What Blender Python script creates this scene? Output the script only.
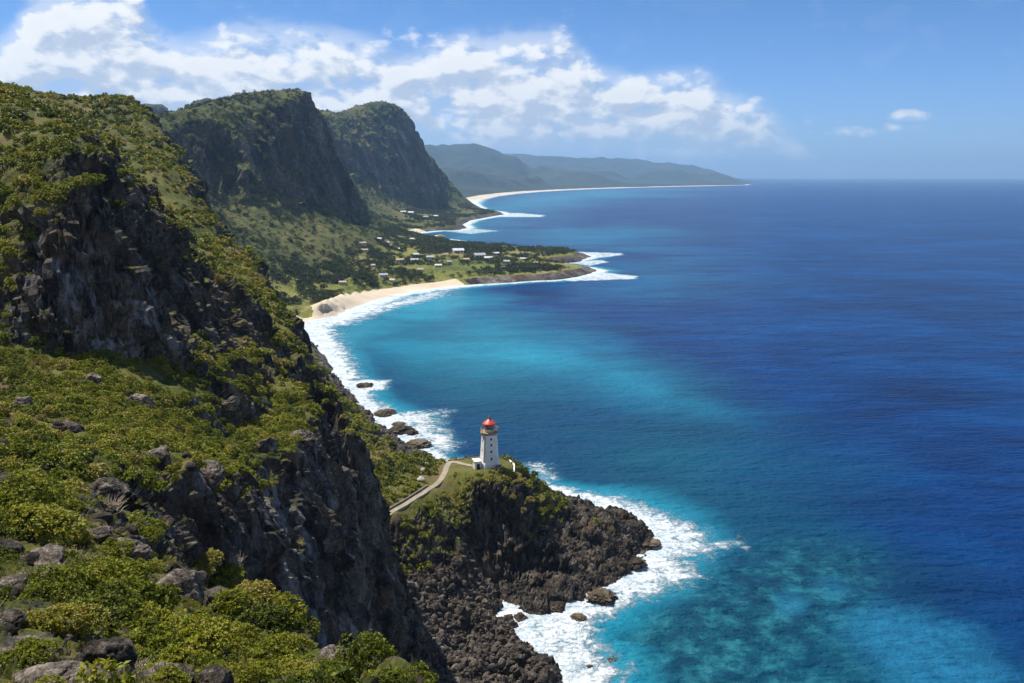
import bpy, math, random
import numpy as np
from mathutils import Vector, Matrix

# ------------------------------------------------------------------ camera, sky, sun, exposure
SC = bpy.context.scene
for o in list(bpy.data.objects):
    bpy.data.objects.remove(o)
COL = SC.collection
F = 853.3                                   # focal length in pixels of a 1024 px wide frame
PITCH = math.atan((341.5 - 175.6) / F)      # the camera looks a little down
CAM = np.array((0.0, 0.0, 109.0))           # 109 m above the sea
cd = bpy.data.cameras.new('camera')
cd.sensor_width = 36.0
cd.lens = F / 1024 * 36.0
cd.clip_start = 0.5
cd.clip_end = 200000.0
cam = bpy.data.objects.new('camera', cd)
COL.objects.link(cam)
cam.location = CAM
cam.rotation_euler = (math.pi / 2 - PITCH, 0, 0)
SC.camera = cam

SUN = Vector((-0.385, 0.29, 0.875)).normalized()   # towards the sun: left, high, a touch ahead
SC.view_settings.view_transform = 'Standard'
SC.view_settings.look = 'None'
SC.view_settings.exposure = 0.55
SC.view_settings.gamma = 1.0
SC.view_settings.use_curve_mapping = False
SC.render.engine = 'CYCLES'
SC.cycles.use_denoising = True
SC.cycles.max_bounces = 5
SC.cycles.diffuse_bounces = 2
SC.cycles.glossy_bounces = 2
SC.cycles.transmission_bounces = 3
SC.cycles.volume_bounces = 0
SC.cycles.transparent_max_bounces = 4

sl = bpy.data.lights.new('sun', 'SUN')
sl.energy = 5.0
sl.angle = math.radians(0.5)
sl.color = (1.0, 0.95, 0.86)
so = bpy.data.objects.new('sun', sl)
COL.objects.link(so)
so.rotation_euler = (-SUN).to_track_quat('-Z', 'Y').to_euler()
so.location = (-200, 0, 400)


class NT:
    """small helper for node trees"""
    def __init__(self, tree):
        self.t = tree
        self.n = tree.nodes
        self.l = tree.links

    def new(self, kind, **kw):
        nd = self.n.new(kind)
        for k, v in kw.items():
            setattr(nd, k, v)
        return nd

    def put(self, sock, v):
        if isinstance(v, bpy.types.NodeSocket):
            self.l.new(v, sock)
        elif v is not None:
            if isinstance(v, (tuple, list)) and len(v) == 3 and sock.type == 'RGBA':
                v = (*v, 1.0)
            sock.default_value = v

    def math(self, op, a, b=None, c=None, clamp=False):
        nd = self.new('ShaderNodeMath', operation=op, use_clamp=clamp)
        self.put(nd.inputs[0], a)
        self.put(nd.inputs[1], b)
        self.put(nd.inputs[2], c)
        return nd.outputs[0]

    def vmath(self, op, a, b=None):
        nd = self.new('ShaderNodeVectorMath', operation=op)
        self.put(nd.inputs[0], a)
        self.put(nd.inputs[1], b)
        return nd.outputs[0]

    def noise(self, vec, scale, detail=4.0, rough=0.55, lac=2.0, dist=0.0, typ=None):
        nd = self.new('ShaderNodeTexNoise')
        if typ:
            nd.noise_type = typ
        self.put(nd.inputs['Vector'], vec)
        nd.inputs['Scale'].default_value = scale
        nd.inputs['Detail'].default_value = detail
        nd.inputs['Roughness'].default_value = rough
        nd.inputs['Lacunarity'].default_value = lac
        nd.inputs['Distortion'].default_value = dist
        return nd.outputs['Fac']

    def ramp(self, fac, stops, interp='LINEAR'):
        nd = self.new('ShaderNodeValToRGB')
        cr = nd.color_ramp
        cr.interpolation = interp
        while len(cr.elements) < len(stops):
            cr.elements.new(0.5)
        for e, (p, c) in zip(cr.elements, stops):
            e.position = p
            e.color = (*c, 1.0) if len(c) == 3 else c
        self.put(nd.inputs[0], fac)
        return nd.outputs[0]

    def step(self, v, a, b):
        """smoothstep from a to b"""
        nd = self.new('ShaderNodeMapRange', interpolation_type='SMOOTHSTEP')
        self.put(nd.inputs['Value'], v)
        self.put(nd.inputs['From Min'], a)
        self.put(nd.inputs['From Max'], b)
        return nd.outputs['Result']

    def mix(self, f, a, b):
        nd = self.new('ShaderNodeMix', data_type='RGBA')
        self.put(nd.inputs['Factor'], f)
        self.put(nd.inputs[6], a)
        self.put(nd.inputs[7], b)
        return nd.outputs[2]

    def attr(self, name):
        return self.new('ShaderNodeAttribute', attribute_name=name).outputs['Fac']

    def scale(self, v, s):
        nd = self.new('ShaderNodeMapping')
        self.put(nd.inputs['Vector'], v)
        nd.inputs['Scale'].default_value = s
        return nd.outputs[0]


def material(name):
    m = bpy.data.materials.new(name)
    m.use_nodes = True
    t = NT(m.node_tree)
    b = t.n['Principled BSDF']
    return m, t, b


# ---- the sky: Nishita sky with banks of trade-wind cumulus
W = bpy.data.worlds.new('World')
SC.world = W
W.use_nodes = True


def build_sky():
    t = NT(W.node_tree)
    bg = t.n['Background']
    out = t.n['World Output']
    sky = t.new('ShaderNodeTexSky', sky_type='NISHITA')
    sky.sun_disc = False
    sky.sun_elevation = math.asin(SUN.z)
    sky.sun_rotation = math.atan2(SUN.x, SUN.y)
    sky.altitude = 100
    sky.air_density = 1.0
    sky.dust_density = 0.25
    sky.ozone_density = 5.0
    hs = t.new('ShaderNodeHueSaturation')
    hs.inputs['Saturation'].default_value = 1.18
    t.put(hs.inputs['Color'], sky.outputs[0])
    tint = t.vmath('MULTIPLY', hs.outputs[0], (0.74, 0.92, 1.14))
    bg.inputs['Strength'].default_value = 0.060
    gen = t.new('ShaderNodeTexCoord').outputs['Generated']
    sep = t.new('ShaderNodeSeparateXYZ')
    t.put(sep.inputs[0], gen)
    dx, dy, dz = sep.outputs
    az = t.math('MULTIPLY', t.math('ARCTAN2', dx, dy), 57.2958)      # degrees right of north
    el = t.math('MULTIPLY', t.math('ARCSINE', dz), 57.2958)          # degrees up

    low_ = t.step(el, 16.0, -1.0)
    t.put(bg.inputs['Color'], t.mix(low_, tint, t.vmath('MULTIPLY', sky.outputs[0], (0.76, 1.06, 1.70))))

    def density(off):
        a = t.math('ADD', az, off[0])
        e = t.math('ADD', el, off[1])
        cx = t.new('ShaderNodeCombineXYZ')
        t.put(cx.inputs[0], a)
        t.put(cx.inputs[1], t.math('MULTIPLY', e, 1.75))
        cx.inputs[2].default_value = 3.3
        v = cx.outputs[0]
        n1 = t.noise(v, 0.16, 2.0, 0.5)
        n2 = t.noise(v, 0.42, 9.0, 0.57, 2.1, 0.25)
        n = t.math('ADD', t.math('MULTIPLY', n1, 0.65), t.math('MULTIPLY', n2, 0.95))
        # rounded heads: distance to scattered centres, edges ragged by the noise
        for sc_, am in ((0.30, 0.30), (0.80, 0.22)):
            vo = t.new('ShaderNodeTexVoronoi', feature='F1')
            vo.inputs['Scale'].default_value = sc_
            t.put(vo.inputs['Vector'], v)
            n = t.math('ADD', n, t.math('MULTIPLY', t.math('SUBTRACT', 0.45, vo.outputs['Distance']), am))
        # top of the bank along the horizon
        fc = t.new('ShaderNodeFloatCurve')
        cu = fc.mapping.curves[0]
        pts = [(-60, 8.5), (-45, 7.0), (-36, 7.8), (-31, 7.6), (-28.5, 9.6), (-25.5, 10.9), (-22.5, 10.3), (-20.2, 8.4),
               (-17, 9.4), (-13, 9.4), (-9.5, 9.0), (-7, 8.2), (-4.5, 8.8), (-1.0, 9.3), (2.2, 9.4), (5.2, 7.4), (8.0, 6.6),
               (11.5, 6.6), (14.0, 5.2), (16.2, 4.4), (18, 2.6), (22, 0.4), (40, 0.6), (60, 4.0)]
        while len(cu.points) < len(pts):
            cu.points.new(0.5, 0.5)
        for p, (q, h) in zip(cu.points, pts):
            p.location = ((q + 60) / 120, h / 12.0)
            p.handle_type = 'AUTO'
        fc.mapping.update()
        t.put(fc.inputs['Value'], t.math('DIVIDE', t.math('ADD', a, 60.0), 120.0))
        top = t.math('MULTIPLY', fc.outputs[0], 12.0)
        under = t.math('SUBTRACT', top, e)                             # degrees below the bank's top
        k = t.math('MINIMUM', t.math('MULTIPLY', under, 0.19), 0.50)
        # fewer, flatter clouds towards the horizon
        low = t.step(e, -0.6, 3.0)
        k = t.math('MINIMUM', k, t.math('ADD', t.math('MULTIPLY', low, 0.45), -0.10))
        d = t.math('ADD', t.math('SUBTRACT', n, 0.82), k)
        # a scrap above the bank and two far puffs
        for (qa, qe, ra, re, amt) in ((-8.6, 12.2, 3.0, 1.2, 0.36), (19.0, 3.3, 1.9, 0.5, 0.13), (24.6, 3.5, 1.9, 0.5, 0.13),
                                      (8.5, 2.9, 5.0, 0.5, 0.12), (21.5, 2.7, 6.0, 0.5, 0.06)):
            u = t.math('DIVIDE', t.math('SUBTRACT', a, qa), ra)
            w = t.math('DIVIDE', t.math('SUBTRACT', e, qe), re)
            r = t.math('ADD', t.math('MULTIPLY', u, u), t.math('MULTIPLY', w, w))
            g = t.math('SUBTRACT', 1.0, r, clamp=True)
            d2 = t.math('ADD', t.math('SUBTRACT', n, 0.85), t.math('MULTIPLY', g, amt + 0.1))
            d2 = t.math('MINIMUM', d2, t.math('MULTIPLY', g, 0.6))
            d = t.math('MAXIMUM', d, d2)
        bank = t.math('MULTIPLY', t.step(under, -0.6, 1.4), t.step(e, -0.1, 1.6))
        return d, bank

    d0, bank = density((0.0, 0.0))
    d1, _b = density((-0.55, 0.75))
    alpha = t.step(d0, -0.03, 0.30)
    veil = t.math('MULTIPLY', t.step(d0, -0.36, 0.06), t.math('MULTIPLY', bank, 0.5))     # thin cloud between the heads
    alpha = t.math('MAXIMUM', t.math('MULTIPLY', alpha, 0.95), veil)
    dif = t.math('SUBTRACT', d0, d1)
    lit = t.step(dif, -0.17, 0.16)
    thick = t.step(d0, 0.05, 0.5)
    sh = t.math('SUBTRACT', lit, t.math('MULTIPLY', thick, 0.18), clamp=True)
    # distant air whitens the foot of the bank
    col = t.ramp(sh, [(0.0, (0.42, 0.48, 0.58)), (0.36, (0.52, 0.57, 0.65)), (0.66, (0.66, 0.68, 0.71)), (0.92, (0.80, 0.80, 0.79))])
    foot = t.step(el, 4.2, 0.5)
    col = t.mix(t.math('MULTIPLY', foot, 0.75), col, (0.36, 0.47, 0.62))
    cb = t.new('ShaderNodeBackground')
    t.put(cb.inputs['Color'], col)
    cb.inputs['Strength'].default_value = 0.92
    mx = t.new('ShaderNodeMixShader')
    t.put(mx.inputs[0], alpha)
    t.l.new(bg.outputs[0], mx.inputs[1])
    t.l.new(cb.outputs[0], mx.inputs[2])
    t.l.new(mx.outputs[0], out.inputs['Surface'])


build_sky()

# ------------------------------------------------------------------ survey: from the photograph to places on the ground
CP, SP = math.cos(PITCH), math.sin(PITCH)


def ray(px, py):
    a, b = (px - 512) / F, (341.5 - py) / F
    return np.array((a, CP + b * SP, -SP + b * CP))


def V(px, py, y):
    d = ray(px, py)
    return CAM + d * (y / d[1])


def Z(px, py, z=0.0):
    d = ray(px, py)
    return CAM + d * ((z - CAM[2]) / d[2])


def Wp(x, y, z):
    return np.array((x, y, z), float)


def project(p):
    q = p - CAM
    dep = q[:, 1] * CP - q[:, 2] * SP
    up = q[:, 1] * SP + q[:, 2] * CP
    dep = np.where(dep < 0.1, 0.1, dep)
    return 512 + F * q[:, 0] / dep, 341.5 - F * up / dep, dep


# ------------------------------------------------------------------ noise
_r = np.random.default_rng(11)
PERM = _r.permutation(256).astype(np.int32)
GR = _r.normal(size=(256, 3)).astype(np.float32)
GR /= np.linalg.norm(GR, axis=1)[:, None]
CEL = _r.random((256, 4)).astype(np.float32)


def _h(i, j, k):
    return PERM[(PERM[(PERM[i & 255] + j) & 255] + k) & 255]


def perlin(p):
    out = np.empty(len(p), np.float32)
    for s in range(0, len(p), 150000):
        q = p[s:s + 150000].astype(np.float32)
        f = np.floor(q)
        i = f.astype(np.int32)
        f = q - f
        u = f * f * f * (f * (f * 6 - 15) + 10)
        acc = 0
        for cx in (0, 1):
            wx = u[:, 0] if cx else 1 - u[:, 0]
            for cy in (0, 1):
                wy = wx * (u[:, 1] if cy else 1 - u[:, 1])
                for cz in (0, 1):
                    g = GR[_h(i[:, 0] + cx, i[:, 1] + cy, i[:, 2] + cz)]
                    dd = g[:, 0] * (f[:, 0] - cx) + g[:, 1] * (f[:, 1] - cy) + g[:, 2] * (f[:, 2] - cz)
                    acc = acc + wy * (u[:, 2] if cz else 1 - u[:, 2]) * dd
        out[s:s + 150000] = acc
    return out * 1.5


def fbm(p, octv=4, gain=0.5, ridged=False):
    a, tot, out = 1.0, 0.0, 0
    q = np.array(p, np.float32)
    for _ in range(octv):
        n = perlin(q)
        if ridged:
            n = 1 - 2 * np.abs(n)
        out = out + a * n
        tot += a
        a *= gain
        q = q * 2.03 + 17.3
    return out / tot


def blocks(p):
    """faceted cells: every cell is a tilted face with its own height; returns (height, distance to the crack)"""
    out = np.empty(len(p), np.float32)
    edge = np.empty(len(p), np.float32)
    for s in range(0, len(p), 100000):
        q = p[s:s + 100000].astype(np.float32)
        fl = np.floor(q).astype(np.int32)
        b1 = np.full(len(q), 9.0, np.float32)
        b2 = b1.copy()
        hv = np.zeros(len(q), np.float32)
        for cx in (-1, 0, 1):
            for cy in (-1, 0, 1):
                for cz in (-1, 0, 1):
                    c = CEL[_h(fl[:, 0] + cx, fl[:, 1] + cy, fl[:, 2] + cz)]
                    dx = fl[:, 0] + cx + c[:, 0] - q[:, 0]
                    dy = fl[:, 1] + cy + c[:, 1] - q[:, 1]
                    dz = fl[:, 2] + cz + c[:, 2] - q[:, 2]
                    d = dx * dx + dy * dy + dz * dz
                    near = d < b1
                    b2 = np.where(near, b1, np.minimum(b2, d))
                    t = (c[:, 3] - .5) + 0.9 * (dx * (c[:, 1] - .5) + dy * (c[:, 2] - .5) + dz * (c[:, 0] - .5))
                    hv = np.where(near, t, hv)
                    b1 = np.where(near, d, b1)
        out[s:s + 100000] = hv
        edge[s:s + 100000] = np.sqrt(b2) - np.sqrt(b1)
    return out, edge


def sstep(x, a, b):
    t = np.clip((x - a) / (b - a), 0, 1)
    return t * t * (3 - 2 * t)


class Field:
    """a height field through surveyed points and break lines"""
    def __init__(self, lines, spacing, smooth=0.0):
        pts = []
        for ln in lines:
            ln = [np.asarray(q, float) for q in ln]
            pts.append(ln[0])
            for a, b in zip(ln[:-1], ln[1:]):
                dist = math.hypot(*(b - a)[:2])
                sp = spacing(0.5 * (a + b))
                n = max(1, int(round(dist / sp)))
                for k in range(1, n + 1):
                    pts.append(a + (b - a) * k / n)
        P = np.array(pts)
        keep, seen = [], set()
        for i, q in enumerate(P):
            s = max(0.4, 0.25 * spacing(q))
            key = (round(q[0] / s), round(q[1] / s))
            if key not in seen:
                seen.add(key)
                keep.append(i)
        P = P[keep]
        self.P = P
        n = len(P)
        d = np.hypot(P[:, None, 0] - P[None, :, 0], P[:, None, 1] - P[None, :, 1])
        A = np.zeros((n + 3, n + 3))
        A[:n, :n] = -d + smooth * np.eye(n)
        A[:n, n] = 1
        A[:n, n + 1:] = P[:, :2] / 100
        A[n:, :n] = A[:n, n:].T
        rhs = np.concatenate([P[:, 2], np.zeros(3)])
        self.w = np.linalg.solve(A, rhs)

    def __call__(self, x, y):
        n = len(self.P)
        sh = np.shape(x)
        x, y = np.ravel(x), np.ravel(y)
        out = np.empty(len(x))
        for s in range(0, len(x), 16000):
            a, b = x[s:s + 16000], y[s:s + 16000]
            d = np.sqrt((a[:, None] - self.P[None, :, 0]) ** 2 + (b[:, None] - self.P[None, :, 1]) ** 2)
            out[s:s + 16000] = -d @ self.w[:n] + self.w[n] + (a * self.w[n + 1] + b * self.w[n + 2]) / 100
        return out.reshape(sh)


def upsample(Zc, k, H, Wd):
    """bilinear then lightly smoothed refinement of a coarse grid"""
    def one(A, n, axis):
        m = A.shape[axis]
        t = np.minimum(np.arange(n) / k, m - 1.001)
        i = np.floor(t).astype(int)
        f = t - i
        g = lambda j: np.take(A, np.clip(j, 0, m - 1), axis)
        sh = [1, 1]
        sh[axis] = n
        f = f.reshape(sh)
        p0, p1, p2, p3 = g(i - 1), g(i), g(i + 1), g(i + 2)
        return p1 + 0.5 * f * (p2 - p0 + f * (2 * p0 - 5 * p1 + 4 * p2 - p3 + f * (3 * (p1 - p2) + p3 - p0)))
    return one(one(Zc, H, 0), Wd, 1)


def grid_normals(P):
    gy = np.gradient(P, axis=0)
    gx = np.gradient(P, axis=1)
    n = np.cross(gx, gy)
    n /= np.linalg.norm(n, axis=2)[:, :, None] + 1e-12
    return np.where(n[:, :, 2:3] < 0, -n, n)


def sheet(name, P, mask, mat, attrs, kind='structure', sharp=None):
    """one mesh out of the quads of grid P that MASK keeps"""
    H, Wd = P.shape[:2]
    idx = np.arange(H * Wd).reshape(H, Wd)
    q = np.stack([idx[:-1, :-1], idx[:-1, 1:], idx[1:, 1:], idx[1:, :-1]], -1)[mask]
    used, inv = np.unique(q.ravel(), return_inverse=True)
    q = inv.reshape(-1, 4)
    v = P.reshape(-1, 3)[used]
    me = bpy.data.meshes.new(name)
    me.vertices.add(len(v))
    me.vertices.foreach_set('co', v.astype(np.float32).ravel())
    me.loops.add(len(q) * 4)
    me.loops.foreach_set('vertex_index', q.astype(np.int32).ravel())
    me.polygons.add(len(q))
    me.polygons.foreach_set('loop_start', np.arange(0, len(q) * 4, 4, dtype=np.int32))
    me.update(calc_edges=True)
    sm = np.ones(len(q), bool) if sharp is None else ~sharp[mask]
    me.polygons.foreach_set('use_smooth', sm)
    for k, a in attrs.items():
        at = me.attributes.new(k, 'FLOAT', 'POINT')
        at.data.foreach_set('value', a.reshape(-1)[used].astype(np.float32))
    me.materials.append(mat)
    o = bpy.data.objects.new(name, me)
    COL.objects.link(o)
    o['kind'] = kind
    return o


def pydata(name, verts, faces, mats, parent=None, smooth=False, mi=None):
    me = bpy.data.meshes.new(name)
    me.from_pydata([tuple(map(float, v)) for v in verts], [], [tuple(map(int, f)) for f in faces])
    for m in (mats if isinstance(mats, (list, tuple)) else [mats]):
        me.materials.append(m)
    if mi is not None:
        me.polygons.foreach_set('material_index', np.asarray(mi, np.int32))
    if smooth:
        me.polygons.foreach_set('use_smooth', np.ones(len(me.polygons), bool))
    me.update()
    o = bpy.data.objects.new(name, me)
    COL.objects.link(o)
    if parent is not None:
        o.parent = parent
    return o


def tag(o, label=None, cat=None, group=None, kind=None):
    if label:
        o['label'] = label
    if cat:
        o['category'] = cat
    if group:
        o['group'] = group
    if kind:
        o['kind'] = kind
    return o


def empty(name, loc, rz=0.0):
    o = bpy.data.objects.new(name, None)
    o.empty_display_size = 0.5
    COL.objects.link(o)
    o.location = loc
    o.rotation_euler = (0, 0, rz)
    return o

# ------------------------------------------------------------------ materials of the land
def land_material(name, s=1.0, greens=None, rocks=None, sand=False, bump=1.0, veg_noise=0.5):
    """rock and greenery; s scales every pattern (1 = metres near by), the mesh attribute 'veg' says where plants hold"""
    m, t, b = material(name)
    pos = t.new('ShaderNodeNewGeometry').outputs['Position']
    veg = t.attr('veg')
    n_mid = t.noise(pos, 0.55 * s, 6.0, 0.62)
    n_fine = t.noise(pos, 4.5 * s, 5.0, 0.65)
    n_big = t.noise(pos, 0.07 * s, 4.0, 0.55)
    mask = t.math('ADD', veg, t.math('MULTIPLY', t.math('SUBTRACT', n_mid, 0.5), veg_noise * 1.6))
    mask = t.math('ADD', mask, t.math('MULTIPLY', t.math('SUBTRACT', n_fine, 0.5), veg_noise))
    mask = t.step(mask, 0.42, 0.60)
    greens = greens or [(0.38, (0.014, 0.020, 0.006)), (0.45, (0.045, 0.056, 0.010)), (0.51, (0.094, 0.102, 0.015)),
                        (0.57, (0.135, 0.110, 0.038)), (0.64, (0.125, 0.088, 0.052))]
    gf = t.math('ADD', t.math('MULTIPLY', n_big, 0.45), t.math('MULTIPLY', t.noise(pos, 1.7 * s, 6.0, 0.7), 0.55))
    gcol = t.ramp(gf, greens)
    # rock: dark basalt with paler weathered faces and brown stains
    str_ = t.scale(pos, (1.0, 1.0, 0.33))
    n_r = t.noise(str_, 0.30 * s, 8.0, 0.66, dist=0.4)
    n_r2 = t.noise(pos, 2.2 * s, 7.0, 0.7)
    rf = t.math('ADD', t.math('MULTIPLY', n_r, 0.62), t.math('MULTIPLY', n_r2, 0.38))
    rocks = rocks or [(0.38, (0.008, 0.008, 0.008)), (0.46, (0.026, 0.023, 0.021)), (0.52, (0.070, 0.058, 0.048)),
                      (0.58, (0.140, 0.120, 0.098)), (0.66, (0.27, 0.25, 0.23))]
    rcol = t.ramp(rf, rocks)
    stain = t.step(t.noise(pos, 0.16 * s, 4.0, 0.6), 0.52, 0.68)
    rcol = t.mix(t.math('MULTIPLY', stain, 0.45), rcol, (0.13, 0.085, 0.045))
    # pale lichen and guano streaks where the attribute allows
    pale = t.math('MULTIPLY', t.attr('pale'), t.step(t.noise(t.scale(pos, (1, 1, 0.28)), 0.55 * s, 8.0, 0.72), 0.47, 0.62))
    rcol = t.mix(t.math('MULTIPLY', pale, 0.6), rcol, (0.30, 0.31, 0.33))
    col = t.mix(mask, rcol, gcol)
    if sand:
        sa = t.attr('sand')
        sn = t.math('ADD', sa, t.math('MULTIPLY', t.math('SUBTRACT', n_mid, 0.5), 0.5))
        scol = t.ramp(t.noise(pos, 0.2 * s, 4.0, 0.6), [(0.3, (0.50, 0.41, 0.29)), (0.7, (0.66, 0.57, 0.44))])
        col = t.mix(t.step(sn, 0.4, 0.6), col, scol)
    t.put(b.inputs['Base Color'], col)
    b.inputs['Roughness'].default_value = 0.92
    b.inputs['Specular IOR Level'].default_value = 0.18
    h = t.math('ADD', t.math('MULTIPLY', n_r2, 0.7), t.math('MULTIPLY', n_fine, 0.35))
    bp = t.new('ShaderNodeBump')
    bp.inputs['Strength'].default_value = 0.75 * bump
    bp.inputs['Distance'].default_value = 0.45 / s
    t.put(bp.inputs['Height'], h)
    t.put(b.inputs['Normal'], bp.outputs[0])
    return m


M_HILL = land_material('hillside', 1.0)
M_HEAD = land_material('headland rock', 1.0, rocks=[(0.40, (0.007, 0.006, 0.006)), (0.47, (0.026, 0.022, 0.019)), (0.53, (0.068, 0.055, 0.043)),
                                                    (0.59, (0.125, 0.103, 0.080)), (0.67, (0.22, 0.195, 0.165))])
M_MOUNT = land_material('mountain', 0.09, greens=[(0.38, (0.016, 0.024, 0.007)), (0.45, (0.040, 0.052, 0.012)), (0.52, (0.080, 0.088, 0.020)),
                                                  (0.58, (0.120, 0.108, 0.034)), (0.65, (0.15, 0.110, 0.060))], bump=0.8, veg_noise=0.35)
M_LOW = land_material('lowland', 0.12, greens=[(0.38, (0.030, 0.045, 0.009)), (0.45, (0.085, 0.105, 0.016)), (0.51, (0.155, 0.155, 0.026)),
                                               (0.57, (0.20, 0.180, 0.055)), (0.64, (0.27, 0.21, 0.12))], sand=True, bump=0.5)
M_FAR = land_material('far hills', 0.012, greens=[(0.38, (0.014, 0.023, 0.016)), (0.50, (0.030, 0.042, 0.024)), (0.64, (0.06, 0.066, 0.038))],
                      sand=True, bump=0.4, veg_noise=0.2)

# ------------------------------------------------------------------ the near land: camera hill, sea cliff, spur and headland
def off(p, dx, dy, z):
    return np.array((p[0] + dx, p[1] + dy, z))


cliff_top = [V(180, 482, 62), V(225, 502, 70), V(250, 500, 77), V(286, 468, 94), V(304, 445, 112), V(322, 426, 136),
             V(330, 436, 156), V(326, 472, 155)]
cliff_foot = [Wp(-12, 58, 30), Wp(-10, 74, 25), Wp(-9.5, 84, 22), Wp(-10, 103, 21), Wp(-19, 123, 21), Wp(-28, 140, 21),
              Wp(-35, 153, 20), Wp(-38, 160, 22), Wp(-41, 168, 27)]
edge = [V(90, 503, 46), V(124, 534, 38), V(160, 562, 33), V(206, 597, 29), V(251, 622, 26), V(299, 648, 23.5), V(356, 680, 19.5), V(398, 706, 17.2),
        Wp(-3.0, 13, 100.5), Wp(-1.5, 8, 101.5), Wp(0, 2, 102.5), Wp(0, -6, 104)]
n_edge = len(edge)
lip = [edge[i] + np.array((1.5, 1.3, -3.2)) for i in range(n_edge)]
drop1 = [off(edge[i], 4.0, 3.4, edge[i][2] - 17) for i in range(2, n_edge)]
drop2 = [off(edge[i], 9.0, 6.0, 45) for i in range(3, n_edge)]
drop3 = [off(edge[i], 14.0, 6.0, 18) for i in range(3, n_edge)]

path_px = [(372, 525, 204), (392, 512, 209), (412, 500, 214.5), (430, 488.5, 221), (441, 479, 228), (445, 472, 233), (447, 466, 238)]
path_c = [V(*q) for q in path_px]


def side(line, w):
    out = []
    for i, q in enumerate(line):
        a, b = line[max(0, i - 1)], line[min(len(line) - 1, i + 1)]
        d = (b - a)[:2]
        d = d / np.linalg.norm(d)
        out.append(np.array((q[0] - d[1] * w, q[1] + d[0] * w, q[2])))
    return out


SH_NEAR = [Z(300, 318), Z(306, 330), Z(318, 349), Z(336, 376), Z(356, 402), Z(385, 428), Z(410, 446), Z(440, 461), Z(480, 465), Z(514, 472), Z(540, 487),
           Z(562, 499), Z(590, 509), Z(618, 517), Z(640, 526), Z(654, 537), Z(650, 550), Z(638, 566), Z(622, 578), Z(604, 586),
           Z(588, 592), Z(578, 600), Z(560, 606), Z(545, 613), Z(525, 606), Z(505, 601), Z(498, 606), Z(506, 617), Z(516, 634), Z(528, 656),
           Z(548, 668), Z(560, 690), Z(580, 730), Z(640, 790), Wp(27, 118, 0), Wp(30, 90, 0), Wp(30, 60, 0), Wp(30, 30, 0), Wp(32, 0, 0), Wp(34, -40, 0)]


def outward(line, w, z):
    """offset a shoreline to seaward (the land lies to the right of its direction of travel here)"""
    return [np.array((q[0], q[1], z)) for q in side(line, w)]


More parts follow.
